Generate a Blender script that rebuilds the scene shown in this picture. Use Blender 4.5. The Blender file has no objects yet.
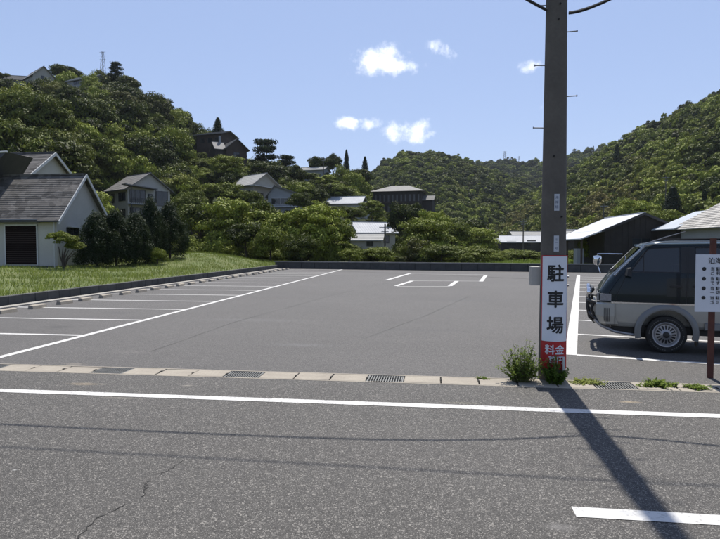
import bpy, bmesh, math, random
import numpy as np
from mathutils import Vector, Matrix
R = math.radians
SC = bpy.context.scene
COL = SC.collection

# ------------------------------------------------------------------ camera, sky, sun, exposure
F, HZ, CAMH = 570.0, 247.0, 1.8           # focal length and horizon row in pixels of a 720 wide picture, eye height in metres
PITCH = math.atan((269.5 - HZ) / F)
YAW = R(7.4)
cam = bpy.data.cameras.new('camera')
cam.sensor_fit = 'HORIZONTAL'; cam.sensor_width = 36.0; cam.lens = F / 720 * 36
cam.clip_start = 0.05; cam.clip_end = 6000
camo = bpy.data.objects.new('camera', cam); COL.objects.link(camo)
camo.location = (0, 0, CAMH); camo.rotation_euler = (math.pi / 2 - PITCH, 0, YAW)
SC.camera = camo

SUN_EL, SUN_AZ = R(65.0), R(1.5)          # azimuth measured from +Y towards +X
SUN_DIR = Vector((math.sin(SUN_AZ) * math.cos(SUN_EL), math.cos(SUN_AZ) * math.cos(SUN_EL), math.sin(SUN_EL)))
sun = bpy.data.lights.new('sun', 'SUN'); sun.energy = 5.0; sun.angle = R(0.53); sun.color = (1.0, 0.955, 0.88)
suno = bpy.data.objects.new('sun', sun); COL.objects.link(suno)
suno.rotation_euler = SUN_DIR.to_track_quat('Z', 'Y').to_euler(); suno.location = (0, 0, 60)

SC.view_settings.view_transform = 'Standard'; SC.view_settings.look = 'None'
SC.view_settings.exposure = 0.42; SC.view_settings.gamma = 1.0
SC.view_settings.use_curve_mapping = False
SC.render.engine = 'CYCLES'
SC.cycles.use_denoising = True
SC.cycles.max_bounces = 6; SC.cycles.diffuse_bounces = 3; SC.cycles.glossy_bounces = 3
SC.cycles.transmission_bounces = 4; SC.cycles.transparent_max_bounces = 6
SC.cycles.caustics_reflective = False; SC.cycles.caustics_refractive = False

def ray(x, y):
    a = (x - 360) / F; b = (269.5 - y) / F
    c = (a, math.cos(PITCH) + b * math.sin(PITCH), -math.sin(PITCH) + b * math.cos(PITCH))
    cy, sy = math.cos(YAW), math.sin(YAW)
    return Vector((cy * c[0] - sy * c[1], sy * c[0] + cy * c[1], c[2])), c[1]
def G(x, y, z=0.0):                        # ground point seen at a pixel
    r, _ = ray(x, y); t = (z - CAMH) / r.z
    return Vector((r.x * t, r.y * t, z))
def P(x, y, d):                            # point at a pixel, d metres deep
    r, c = ray(x, y); t = d / c
    return Vector((r.x * t, r.y * t, CAMH + r.z * t))

world = bpy.data.worlds.new('World'); SC.world = world; world.use_nodes = True
wn, wl = world.node_tree.nodes, world.node_tree.links
wn.clear()
wout = wn.new('ShaderNodeOutputWorld'); wbg = wn.new('ShaderNodeBackground')
sky = wn.new('ShaderNodeTexSky'); sky.sky_type = 'NISHITA'; sky.sun_disc = False
sky.sun_elevation = SUN_EL; sky.sun_rotation = SUN_AZ
sky.altitude = 0; sky.air_density = 1.0; sky.dust_density = 0.5; sky.ozone_density = 4.0
SKY_STRENGTH = 0.118
wbg.inputs['Strength'].default_value = SKY_STRENGTH
wl.new(wbg.outputs[0], wout.inputs[0])
def wmath(op, a, b=None, c=None):
    n = wn.new('ShaderNodeMath'); n.operation = op
    for i, v in enumerate((a, b, c)):
        if v is None: continue
        if isinstance(v, (int, float)): n.inputs[i].default_value = v
        else: wl.new(v, n.inputs[i])
    return n.outputs[0]
def wdot(v, d):
    n = wn.new('ShaderNodeVectorMath'); n.operation = 'DOT_PRODUCT'
    wl.new(v, n.inputs[0]); n.inputs[1].default_value = tuple(d); return n.outputs['Value']
wtc = wn.new('ShaderNodeTexCoord'); wdir = wtc.outputs['Generated']
wnz = wn.new('ShaderNodeTexNoise'); wnz.inputs['Scale'].default_value = 34; wnz.inputs['Detail'].default_value = 7
wnz.inputs['Roughness'].default_value = 0.62
wl.new(wdir, wnz.inputs['Vector'])
wnz2 = wn.new('ShaderNodeTexNoise'); wnz2.inputs['Scale'].default_value = 11; wnz2.inputs['Detail'].default_value = 5
wl.new(wdir, wnz2.inputs['Vector'])
noise = wmath('ADD', wmath('MULTIPLY', wnz.outputs[0], 1.25), wmath('MULTIPLY', wnz2.outputs[0], 0.5))
cloud_sum = None
# small fair weather clouds: pixel centre, half width, half height, density
for (cx, cy, hw, hh, den) in [(380, 61, 30, 12, 1.0), (400, 66, 22, 7, .8), (437, 47, 12, 8, .68), (450, 58, 16, 12, .48),
                              (348, 123, 11, 7, 1.0), (371, 123, 12, 6, 1.0), (407, 132, 26, 9, 1.0), (428, 134, 10, 6, .8),
                              (530, 65, 11, 7, .75), (430, 92, 8, 5, .2), (462, 140, 8, 4, .25), (543, 106, 5, 4, .4)]:
    c = ray(cx, cy)[0].normalized(); rt = Vector((c.y, -c.x, 0)).normalized(); up = rt.cross(c)
    a = wmath('DIVIDE', wdot(wdir, rt), hw / F * 1.35); b = wmath('DIVIDE', wdot(wdir, up), hh / F * 1.5)
    r2 = wmath('ADD', wmath('MULTIPLY', a, a), wmath('MULTIPLY', b, b))
    fr = wmath('GREATER_THAN', wdot(wdir, c), 0.0)
    g = wmath('MULTIPLY', wmath('EXPONENT', wmath('MULTIPLY', r2, -1.0)), fr)
    g = wmath('MULTIPLY', g, den)
    cloud_sum = g if cloud_sum is None else wmath('MAXIMUM', cloud_sum, g)
cm = wn.new('ShaderNodeMapRange'); cm.interpolation_type = 'SMOOTHSTEP'
cm.inputs['From Min'].default_value = 1.26; cm.inputs['From Max'].default_value = 1.86
wl.new(wmath('ADD', wmath('MULTIPLY', cloud_sum, 0.80), wmath('MULTIPLY', noise, 1.0)), cm.inputs['Value'])
wfac = wmath('MULTIPLY', cm.outputs[0], wmath('MINIMUM', wmath('MULTIPLY', cloud_sum, 6.0), 1.0))
wmix = wn.new('ShaderNodeMix'); wmix.data_type = 'RGBA'
wgm = wn.new('ShaderNodeGamma'); wgm.inputs['Gamma'].default_value = .45; wl.new(sky.outputs[0], wgm.inputs['Color'])   # an even, slightly milky sky
wtn = wn.new('ShaderNodeMix'); wtn.data_type = 'RGBA'; wtn.blend_type = 'MULTIPLY'; wtn.inputs['Factor'].default_value = 1.0
wl.new(wgm.outputs[0], wtn.inputs['A']); wtn.inputs['B'].default_value = (1.78, 1.93, 2.42, 1)
wl.new(wfac, wmix.inputs['Factor']); wl.new(wtn.outputs['Result'], wmix.inputs['A'])
wmix.inputs['B'].default_value = (10.5, 10.6, 10.9, 1)
wl.new(wmix.outputs['Result'], wbg.inputs['Color'])

# ------------------------------------------------------------------ materials
def new_mat(name):
    m = bpy.data.materials.new(name); m.use_nodes = True
    nt = m.node_tree
    return m, nt.nodes, nt.links, nt.nodes['Principled BSDF']
def lin(h):                                # sRGB hex string to linear
    v = [int(h[i:i + 2], 16) / 255 for i in (0, 2, 4)]
    return tuple(((c / 12.92) if c <= .04045 else ((c + .055) / 1.055) ** 2.4) for c in v)
def mnode(nodes, links, op, a, b=None, c=None):
    n = nodes.new('ShaderNodeMath'); n.operation = op
    for i, v in enumerate((a, b, c)):
        if v is None: continue
        if isinstance(v, (int, float)): n.inputs[i].default_value = v
        else: links.new(v, n.inputs[i])
    return n.outputs[0]
def noise_node(nodes, links, vec, scale, detail=4, rough=.55):
    n = nodes.new('ShaderNodeTexNoise'); n.inputs['Scale'].default_value = scale
    n.inputs['Detail'].default_value = detail; n.inputs['Roughness'].default_value = rough
    links.new(vec, n.inputs['Vector']); return n
def mix_col(nodes, links, fac, a, b):
    n = nodes.new('ShaderNodeMix'); n.data_type = 'RGBA'
    for k, v in (('Factor', fac), ('A', a), ('B', b)):
        if isinstance(v, (int, float)): n.inputs[k].default_value = v
        elif isinstance(v, tuple): n.inputs[k].default_value = (*v[:3], 1)
        else: links.new(v, n.inputs[k])
    return n.outputs['Result']
def mrange(nodes, links, v, a, b, c=0.0, d=1.0):
    n = nodes.new('ShaderNodeMapRange'); links.new(v, n.inputs['Value'])
    for k, x in zip(('From Min', 'From Max', 'To Min', 'To Max'), (a, b, c, d)): n.inputs[k].default_value = x
    return n.outputs[0]
def coords(nodes, kind='Object'):
    return nodes.new('ShaderNodeTexCoord').outputs[kind]
def wpos(nodes):
    return nodes.new('ShaderNodeNewGeometry').outputs['Position']
MATS = {}
def mat(name, col, col2=None, scale=3.0, rough=.7, metal=0.0, bump=0.0, bscale=None, spec=.4, fine=0.0, coat=0.0, obj=False):
    """plain surface: two tones mixed by noise, optional bump"""
    if name in MATS: return MATS[name]
    m, N, L, B = new_mat(name)
    v = coords(N) if obj else wpos(N)
    n = noise_node(N, L, v, scale, 6, .62)
    f = mrange(N, L, n.outputs[0], .3, .7)
    c = mix_col(N, L, f, col, col2 if col2 else tuple(x * .82 for x in col))
    if fine:
        n2 = noise_node(N, L, v, scale * 14, 3)
        c = mix_col(N, L, mrange(N, L, n2.outputs[0], .35, .75, 0, fine), c, tuple(x * .5 for x in col))
    L.new(c, B.inputs['Base Color'])
    B.inputs['Roughness'].default_value = rough; B.inputs['Metallic'].default_value = metal
    B.inputs['Specular IOR Level'].default_value = spec; B.inputs['Coat Weight'].default_value = coat
    if bump:
        n3 = noise_node(N, L, v, bscale or scale * 8, 4)
        bn = N.new('ShaderNodeBump'); bn.inputs['Strength'].default_value = bump; bn.inputs['Distance'].default_value = .01
        L.new(n3.outputs[0], bn.inputs['Height']); L.new(bn.outputs[0], B.inputs['Normal'])
    MATS[name] = m
    return m

def asphalt(name, base, light, dark, speck, spots, big):
    m, N, L, B = new_mat(name)
    v = wpos(N)
    vor = N.new('ShaderNodeTexVoronoi'); vor.inputs['Scale'].default_value = 175; L.new(v, vor.inputs['Vector'])
    sep = N.new('ShaderNodeSeparateColor'); L.new(vor.outputs['Color'], sep.inputs[0])
    vor2 = N.new('ShaderNodeTexVoronoi'); vor2.inputs['Scale'].default_value = 75; L.new(v, vor2.inputs['Vector'])
    sep2 = N.new('ShaderNodeSeparateColor'); L.new(vor2.outputs['Color'], sep2.inputs[0])
    nb = noise_node(N, L, v, big, 5, .6); nm = noise_node(N, L, v, 2.3, 5, .65)
    mp = N.new('ShaderNodeMapping'); mp.inputs['Scale'].default_value = (.12, 1.1, 1); L.new(v, mp.inputs['Vector'])
    nt = noise_node(N, L, mp.outputs[0], 1.3, 4, .6)       # wear along the wheel tracks
    c = mix_col(N, L, mrange(N, L, nb.outputs[0], .32, .68), base, light)
    c = mix_col(N, L, mrange(N, L, nm.outputs[0], .42, .78, 0, .4), c, dark)
    c = mix_col(N, L, mrange(N, L, nt.outputs[0], .45, .75, 0, .3), c, light)
    c = mix_col(N, L, mrange(N, L, sep.outputs[0], .0, .45, .8, 0), c, tuple(x * .32 for x in dark))
    c = mix_col(N, L, mrange(N, L, sep.outputs[1], .80, 1.0, 0, speck * .75), c, (.34, .32, .29))
    c = mix_col(N, L, mrange(N, L, sep2.outputs[0], .95, .98, 0, speck * .6), c, (.30, .28, .25))
    ng = noise_node(N, L, v, 16, 3, .8); nh = noise_node(N, L, v, 60, 2, .8)
    gk = mnode(N, L, 'ADD', mnode(N, L, 'MULTIPLY', ng.outputs[0], .5), mnode(N, L, 'MULTIPLY', nh.outputs[0], .5))
    c = mix_col(N, L, mrange(N, L, gk, .5, .66, 0, .55), c, tuple(x * .55 for x in dark))
    c = mix_col(N, L, mrange(N, L, gk, .5, .34, 0, .45), c, tuple(x * 1.5 for x in light))
    for (p, rx, ry, col, amt) in spots:
        d = N.new('ShaderNodeMapping'); d.vector_type = 'POINT'
        d.inputs['Location'].default_value = (-p[0] / rx, -p[1] / ry, 0); d.inputs['Scale'].default_value = (1 / rx, 1 / ry, 0)
        L.new(v, d.inputs['Vector'])
        ln = N.new('ShaderNodeVectorMath'); ln.operation = 'LENGTH'; L.new(d.outputs[0], ln.inputs[0])
        ns = noise_node(N, L, v, 16, 5, .7)
        k = mnode(N, L, 'ADD', ln.outputs['Value'], mnode(N, L, 'MULTIPLY', ns.outputs[0], 1.6))
        c = mix_col(N, L, mrange(N, L, k, 1.7, .75, 0, amt), c, col)
    L.new(c, B.inputs['Base Color'])
    B.inputs['Roughness'].default_value = .74; B.inputs['Specular IOR Level'].default_value = .3
    bn = N.new('ShaderNodeBump'); bn.inputs['Strength'].default_value = .55; bn.inputs['Distance'].default_value = .006
    L.new(vor.outputs['Distance'], bn.inputs['Height']); L.new(bn.outputs[0], B.inputs['Normal'])
    return m
sand = (.33, .26, .17)
road_m = asphalt('road asphalt', (.056, .0525, .048), (.076, .0715, .066), (.040, .038, .035), 1.0,
    [(G(84, 384), .28, .10, sand, .5), (G(103, 384), .07, .04, (.36, .33, .28), .7), (G(188, 385.5), .12, .05, (.33, .3, .25), .5),
     (G(120, 398), .35, .06, (.28, .25, .2), .35), (G(629, 402), .17, .06, sand, .75), (G(372, 396), .1, .03, (.36, .33, .28), .6),
     (G(463, 403), .3, .05, (.32, .3, .2), .3), (G(560, 527), .14, .08, (.2, .19, .18), .5), (G(82, 428), .06, .02, (.3, .29, .27), .5),
     (G(15, 470), .03, .02, (.4, .4, .38), .8), (G(350, 402), .12, .03, (.3, .28, .24), .4)], .33)
lot_m = asphalt('parking lot asphalt', (.074, .070, .067), (.096, .091, .087), (.058, .055, .053), .6,
    [(G(75, 364), .25, .07, (.3, .26, .2), .45), (G(130, 352), .5, .2, (.14, .13, .12), .4), (G(60, 327), .5, .3, (.03, .03, .03), .55), (G(120, 313), .6, .35, (.05, .05, .05), .45), (G(300, 345), .9, .25, (.13, .128, .126), .5), (G(420, 330), 1.6, .3, (.07, .068, .068), .5), (G(250, 320), 2.0, .4, (.125, .122, .12), .45), (G(470, 300), 2.2, .8, (.075, .073, .073), .5), (G(640, 345), .5, .3, (.05, .05, .05), .4)], .21)

def paint(name, col):
    m, N, L, B = new_mat(name)
    v = wpos(N)
    n = noise_node(N, L, v, 30, 5, .7); n2 = noise_node(N, L, v, 3, 3)
    k = mnode(N, L, 'ADD', n.outputs[0], mnode(N, L, 'MULTIPLY', n2.outputs[0], .35))
    c = mix_col(N, L, mrange(N, L, k, .68, .90, 0, .8), col, (.13, .125, .12))
    L.new(c, B.inputs['Base Color']); B.inputs['Roughness'].default_value = .7
    B.inputs['Specular IOR Level'].default_value = .25
    return m
paint_m = paint('road paint', (.52, .51, .49))
conc_m = mat('concrete covers', (.33, .295, .24), (.25, .22, .18), 2.5, .9, bump=.3, fine=.4)
conc2_m = mat('concrete kerb', (.36, .34, .30), (.25, .23, .2), 1.6, .9, bump=.3, fine=.45)
dkconc_m = mat('weathered dark concrete', (.085, .085, .082), (.05, .05, .048), 2.2, .95, bump=.4, fine=.5)
grate_m = mat('galvanised grate', (.22, .22, .21), (.13, .13, .12), 6, .55, metal=.6)
black_m = mat('gap black', (.02, .019, .017), rough=.95)  # near-black for gaps, slots and holes
crack_m = mat('crack tar', (.022, .021, .02), rough=.95)
soil_m = mat('field ground', (.07, .085, .025), (.12, .12, .045), .35, .95, bump=.5, fine=.5)
hill_m = mat('forest floor', (.014, .020, .007), (.022, .028, .010), .12, .98, spec=.1)
turf_m = mat('turf soil', (.075, .11, .025), (.14, .145, .05), 1.1, .95, bump=.6, fine=.5)
white_m = mat('white render wall', (.47, .45, .40), (.40, .385, .345), .8, .85, fine=.15)
cream_m = mat('cream wall', (.38, .365, .32), (.32, .305, .265), .8, .85, fine=.2)
greyw_m = mat('grey wall', (.30, .31, .33), (.25, .26, .275), .8, .85, fine=.2)
darkw_m = mat('dark timber wall', (.035, .03, .026), (.022, .019, .017), 1.4, .8, bump=.3)
brownw_m = mat('brown timber wall', (.07, .05, .037), (.045, .032, .025), 1.4, .8, bump=.3)
trim_m = mat('pale trim', (.55, .55, .53), rough=.6)
darktrim_m = mat('dark trim', (.035, .034, .033), rough=.5)
shutter_m = mat('brown shutter', (.014, .008, .007), (.010, .006, .005), 2, .9, spec=.1)
glass_m = mat('window glass', (.025, .03, .034), (.018, .02, .024), .6, .06, spec=.6)
metalroof_m = mat('metal roof sheet', (.40, .41, .425), (.31, .32, .34), .5, .65, metal=0.0, spec=.2, fine=.15)
greyroof_m = mat('grey tile roof', (.20, .195, .185), (.14, .135, .13), .9, .75, fine=.3)
paleroof_m = mat('pale roof', (.38, .375, .36), (.30, .295, .28), .8, .7, fine=.3)
darkroof_m = mat('dark roof', (.06, .058, .056), (.04, .04, .04), 1.2, .6)
pole_m = mat('concrete pole', (.135, .12, .10), (.085, .075, .063), 1.8, .9, bump=.25, fine=.3)
steel_m = mat('galvanised steel', (.32, .33, .34), (.22, .22, .23), 9, .45, metal=.8)
wire_m = mat('black cable', (.012, .012, .013), rough=.6)
rust_m = mat('rust brown post', (.11, .035, .022), (.06, .022, .016), 7, .75, bump=.2)

def shingle_mat(name, a, b, sx, sy, axis):
    """colour change from slate to slate; the courses are geometry"""
    m, N, L, B = new_mat(name)
    v = coords(N)
    mp = N.new('ShaderNodeMapping'); mp.inputs['Scale'].default_value = (sx, sy, 1); L.new(v, mp.inputs['Vector'])
    vo = N.new('ShaderNodeTexVoronoi'); vo.inputs['Scale'].default_value = 1; L.new(mp.outputs[0], vo.inputs['Vector'])
    sp = N.new('ShaderNodeSeparateColor'); L.new(vo.outputs['Color'], sp.inputs[0])
    n = noise_node(N, L, v, .8, 4)
    c = mix_col(N, L, sp.outputs[0], a, b)
    c = mix_col(N, L, mrange(N, L, n.outputs[0], .4, .7, 0, .2), c, tuple(x * .6 for x in a))
    L.new(c, B.inputs['Base Color']); B.inputs['Roughness'].default_value = .7
    return m
slate_m = shingle_mat('slate shingles', (.040, .036, .032), (.125, .115, .105), 2.6, 4.5, 0)
slate2_m = shingle_mat('pale shingles', (.24, .225, .20), (.42, .40, .37), 2.6, 5, 0)
slateshade_m = shingle_mat('shaded slates', (.03, .03, .03), (.045, .044, .043), 2.2, 4.5, 0)  # slates darkened in colour to stand in for a roof slope in shade

def leaf_mat(name, dark, bright, src, trans=.35, warm=None, spec=.12):
    m, N, L, B = new_mat(name)
    if src == 'inst':
        a = N.new('ShaderNodeAttribute'); a.attribute_type = 'INSTANCER'; a.attribute_name = 'tint'; t = a.outputs['Fac']
        a2 = N.new('ShaderNodeAttribute'); a2.attribute_type = 'INSTANCER'; a2.attribute_name = 'warm'; w = a2.outputs['Fac']
    else:
        oi = N.new('ShaderNodeObjectInfo'); sp = N.new('ShaderNodeSeparateColor'); L.new(oi.outputs['Color'], sp.inputs[0])
        t = sp.outputs[0]; w = sp.outputs[1]
    lv = N.new('ShaderNodeAttribute'); lv.attribute_name = 'leafv'
    f = mnode(N, L, 'ADD', mnode(N, L, 'MULTIPLY', t, .75), mnode(N, L, 'MULTIPLY', lv.outputs['Fac'], .45))
    f = mnode(N, L, 'SUBTRACT', f, .1); N['Principled BSDF']
    cl = N.new('ShaderNodeClamp'); L.new(f, cl.inputs[0])
    c = mix_col(N, L, cl.outputs[0], dark, bright)
    c = mix_col(N, L, w, c, warm or (.20, .16, .055))
    L.new(c, B.inputs['Base Color']); B.inputs['Roughness'].default_value = .6
    B.inputs['Specular IOR Level'].default_value = spec
    tr = N.new('ShaderNodeBsdfTranslucent')
    tc = mix_col(N, L, .25, c, (.16, .22, .03))
    L.new(tc, tr.inputs['Color'])
    mx = N.new('ShaderNodeMixShader'); mx.inputs[0].default_value = trans
    L.new(B.outputs[0], mx.inputs[1]); L.new(tr.outputs[0], mx.inputs[2])
    L.new(mx.outputs[0], N['Material Output'].inputs[0])
    return m
LD, LB = (.007, .015, .004), (.25, .29, .040)
leaf_inst = leaf_mat('forest leaves', LD, LB, 'inst', .13)
leaf_obj = leaf_mat('tree leaves', LD, LB, 'obj', .14)
needle_m = leaf_mat('conifer needles', (.012, .022, .010), (.035, .055, .018), 'obj', .12)
needle_inst = leaf_mat('forest conifer needles', (.012, .022, .010), (.04, .06, .02), 'inst', .12)
grass_m = leaf_mat('grass blades', (.06, .12, .014), (.23, .31, .05), 'obj', .4, (.36, .30, .13))
bark_m = mat('bark', (.075, .058, .042), (.04, .032, .025), 3, .9, bump=.5)

# ------------------------------------------------------------------ mesh helpers
class MB:
    def __init__(s): s.v = []; s.f = []; s.mi = []
    def add(s, vs, fs, mi=0):
        o = len(s.v); s.v += [tuple(p) for p in vs]; s.f += [tuple(i + o for i in q) for q in fs]; s.mi += [mi] * len(fs)
        return s
    def box(s, x0, x1, y0, y1, z0, z1, mi=0):
        v = [(x0, y0, z0), (x1, y0, z0), (x1, y1, z0), (x0, y1, z0), (x0, y0, z1), (x1, y0, z1), (x1, y1, z1), (x0, y1, z1)]
        return s.add(v, [(0, 3, 2, 1), (4, 5, 6, 7), (0, 1, 5, 4), (1, 2, 6, 5), (2, 3, 7, 6), (3, 0, 4, 7)], mi)
    def tube(s, pts, rad, n=8, mi=0, cap=True):
        pts = [Vector(p) for p in pts]; rs = rad if isinstance(rad, (list, tuple)) else [rad] * len(pts)
        rings = []; prev = None
        for i, p in enumerate(pts):
            t = (pts[min(i + 1, len(pts) - 1)] - pts[max(i - 1, 0)]).normalized()
            a = prev if prev is not None else Vector((1, 0, 0) if abs(t.x) < .8 else (0, 1, 0))
            u = (a - t * a.dot(t)).normalized(); prev = u; w = t.cross(u)
            rings.append([p + (u * math.cos(2 * math.pi * k / n) + w * math.sin(2 * math.pi * k / n)) * rs[i] for k in range(n)])
        v = [q for r in rings for q in r]; f = []
        for i in range(len(pts) - 1):
            for k in range(n):
                a, b = i * n + k, i * n + (k + 1) % n
                f.append((a, b, b + n, a + n))
        if cap: f.append(tuple(range(n - 1, -1, -1))); f.append(tuple(range((len(pts) - 1) * n, len(pts) * n)))
        return s.add(v, f, mi)
    def prism(s, poly, axis, a, b, mi=0):
        """closed polygon of 2-D points swept along an axis from a to b"""
        def mk(p, t): return {'x': (t, p[0], p[1]), 'y': (p[0], t, p[1]), 'z': (p[0], p[1], t)}[axis]
        n = len(poly); v = [mk(p, a) for p in poly] + [mk(p, b) for p in poly]
        f = [tuple(range(n)), tuple(range(2 * n - 1, n - 1, -1))] + [(i, i + n, (i + 1) % n + n, (i + 1) % n) for i in range(n)]
        return s.add(v, f, mi)
    def lathe(s, prof, axis_pt, axis='y', n=24, mi=0, cap=True):
        """profile of (radius, offset along axis)"""
        v = []; f = []
        for r, h in prof:
            for k in range(n):
                c, q = math.cos(2 * math.pi * k / n) * r, math.sin(2 * math.pi * k / n) * r
                p = {'y': (c, h, q), 'z': (c, q, h), 'x': (h, c, q)}[axis]
                v.append((p[0] + axis_pt[0], p[1] + axis_pt[1], p[2] + axis_pt[2]))
        for i in range(len(prof) - 1):
            for k in range(n):
                a, b = i * n + k, i * n + (k + 1) % n
                f.append((a, b, b + n, a + n))
        if cap: f.append(tuple(range(n))); f.append(tuple(range((len(prof) - 1) * n, len(prof) * n)))
        return s.add(v, f, mi)
    def mesh(s, name, mats, smooth=False):
        me = bpy.data.meshes.new(name); me.from_pydata(s.v, [], s.f)
        for m in (mats if isinstance(mats, (list, tuple)) else [mats]): me.materials.append(m)
        me.polygons.foreach_set('material_index', s.mi)
        me.validate(); me.update()
        bm = bmesh.new(); bm.from_mesh(me); bmesh.ops.recalc_face_normals(bm, faces=bm.faces); bm.to_mesh(me); bm.free()
        if smooth:
            me.shade_smooth()
            try: me.set_sharp_from_angle(angle=R(38))
            except Exception: pass
        return me
    def build(s, name, mats, parent=None, smooth=False, loc=None):
        return link(name, s.mesh(name, mats, smooth), parent, loc)
def link(name, data, parent=None, loc=None):
    o = bpy.data.objects.new(name, data); COL.objects.link(o)
    if parent: o.parent = parent
    if loc is not None: o.location = loc
    return o
def tag(o, label=None, cat=None, group=None, kind=None):
    if label: o['label'] = label
    if cat: o['category'] = cat
    if group: o['group'] = group
    if kind: o['kind'] = kind
    return o
def empty(name, loc, label, cat, group=None, rz=0):
    o = bpy.data.objects.new(name, None); COL.objects.link(o); o.location = loc; o.rotation_euler = (0, 0, rz)
    o.empty_display_size = .3
    return tag(o, label, cat, group)
def sheet(name, pts, z, m, parent=None, kind='structure'):
    me = bpy.data.meshes.new(name); me.from_pydata([(p[0], p[1], z) for p in pts], [], [tuple(range(len(pts)))])
    me.materials.append(m); o = link(name, me, parent)
    if kind and not parent: o['kind'] = kind
    return o
rng = np.random.default_rng(7); random.seed(11)
ORD = ['first', 'second', 'third', 'fourth', 'fifth', 'sixth', 'seventh', 'eighth', 'ninth', 'tenth', 'eleventh', 'twelfth', 'thirteenth',
       'fourteenth', 'fifteenth', 'sixteenth', 'seventeenth', 'eighteenth', 'nineteenth', 'twentieth', 'twenty-first', 'twenty-second',
       'twenty-third', 'twenty-fourth', 'twenty-fifth', 'twenty-sixth', 'twenty-seventh', 'twenty-eighth', 'twenty-ninth', 'thirtieth']

# ------------------------------------------------------------------ ground, road, lot
ground = sheet('ground', [(-2500, -2500), (2500, -2500), (2500, 2500), (-2500, 2500)], -.06, soil_m)
GY0, GY1 = 7.48, 7.94                      # drain channel
road = sheet('road', [(-160, -9), (160, -9), (160, GY0), (-160, GY0)], 0, road_m)
WA, WB = Vector((-13.25, 46.6, 0)), Vector((34.0, 37.6, 0))       # far wall line
lot = sheet('parking_lot', [(-12.95, GY1), (40, GY1), (40, 36.4), (WB.x, WB.y), (WA.x, WA.y), (-12.95, WA.y)], 0.0, lot_m)
LINES = []
def stripe(a, b, w, name, parent, z=.004):
    a, b = Vector((a[0], a[1], 0)), Vector((b[0], b[1], 0)); d = (b - a); n = Vector((-d.y, d.x, 0)).normalized() * w / 2
    k = max(1, int(d.length / 6)); mb = MB()
    for i in range(k):                      # cut in lengths so the paint edge wanders a little
        p, q = a + d * i / k, a + d * (i + 1) / k
        mb.add([(p - n)[:2] + (z,), (q - n)[:2] + (z,), (q + n)[:2] + (z,), (p + n)[:2] + (z,)], [(0, 1, 2, 3)])
    return mb.build(name, paint_m, parent)
stripe((-60, 6.47), (60, 6.41), .15, 'edge_line', road)
stripe((-60, 1.40), (60, 1.34), .15, 'edge_line', road)
for x in (-18.2, -8.6, .95, 10.5, 20.1): stripe((x, 3.96), (x + 5, 3.95), .15, 'centre_line_dash', road)
# crack in the road, lower left
mb = MB()
def crack(pix, w):
    pts = [G(*p) for p in pix]; out = []
    for i in range(len(pts) - 1):
        for k in range(6): out.append(pts[i].lerp(pts[i + 1], k / 6))
    out.append(pts[-1]); L_, R_ = [], []
    for i, p in enumerate(out):
        t = (out[min(i + 1, len(out) - 1)] - out[max(i - 1, 0)]); n = Vector((-t.y, t.x, 0)).normalized()
        o = n * random.uniform(-.015, .015); ww = w * random.uniform(.25, 1.2)
        L_.append(p + o - n * ww / 2); R_.append(p + o + n * ww / 2)
    for i in range(len(out) - 1):
        mb.add([(L_[i].x, L_[i].y, .003), (L_[i + 1].x, L_[i + 1].y, .003), (R_[i + 1].x, R_[i + 1].y, .003), (R_[i].x, R_[i].y, .003)], [(0, 1, 2, 3)])
crack([(78, 539), (92, 522), (112, 511), (126, 505)], .010)
crack([(143, 497), (147, 488), (145, 483), (150, 481)], .013)
crack([(158, 476), (172, 468), (183, 460)], .006)
mb.build('crack', crack_m, road)

# joints where strips of the lot were paved, cut by hand
joint_m = mat('paving joint', (.05, .048, .046), (.07, .067, .065), 3, .9)
for pix in ([(150, 352), (235, 322), (330, 296), (395, 280)], [(360, 340), (420, 318), (470, 296)]):
    mb = MB(); crack(pix, .012); mb.build('paving_joint', joint_m, lot)
# parking bay lines
stripe((-7.02, 8.35), (-7.28, 45.0), .15, 'bay_boundary_line', lot)
y = 8.38
for i in range(16):
    yy = 10.72 + 2.42 * (i - 0)
    if yy > 45.5: break
    stripe((-7.12 - .0043 * i, yy), (-12.35, yy - .02), .13, 'bay_line', lot, .0045)
TA, TB = G(570.5, 355), G(578.5, 275)
td = (TB - TA).normalized(); tn = Vector((td.y, -td.x, 0))
stripe(TA, TB, .20, 'bay_boundary_line', lot)
LN = (TB - TA).length
for i in range(12):
    a = TA + td * (2.42 * i + .02) + tn * .1
    stripe(a, a + tn * 5.0, .13, 'bay_line', lot, .0045)
for q in [((387, 280), (410, 273.5)), ((396, 286), (412, 281)), ((450, 286), (457, 281)), ((481, 281.5), (486, 275))]:
    a, b = G(*q[0]), G(*q[1]); stripe(a, b, .22, 'bay_line', lot)
for q in [((397, 286.5), (450, 286.5)), ((409, 280.8), (480, 281.2)), ((410, 274), (484, 274.6))]:
    a, b = G(*q[0]), G(*q[1]); stripe(a, b, .13, 'bay_line', lot, .0045)

# drain channel with concrete covers and grates
gut = tag(MB().box(-60, 60, GY0, GY1, -.12, -.02).build('drain_channel', black_m), kind='structure')
mb = MB()
mb.box(-60, 60, GY0, GY0 + .035, -.03, .003); mb.box(-60, 60, GY1 - .035, GY1, -.03, .003)
mb.build('channel_rim', conc_m, gut)
def bevel_box_mesh(name, sx, sy, sz, m, bev, notch=False):
    bm = bmesh.new(); bmesh.ops.create_cube(bm, size=1)
    for v in bm.verts: v.co = (v.co.x * sx, v.co.y * sy, v.co.z * sz)
    bmesh.ops.bevel(bm, geom=bm.edges[:], offset=bev, segments=1, affect='EDGES')
    me = bpy.data.meshes.new(name); bm.to_mesh(me); bm.free(); me.materials.append(m); return me
cov = bevel_box_mesh('concrete_cover', .485, .372, .06, conc_m, .006)
gm = MB()
for k in range(14): gm.box(-.235 + k * .0345, -.2225 + k * .0345, -.186, .186, -.03, 0)
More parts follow.
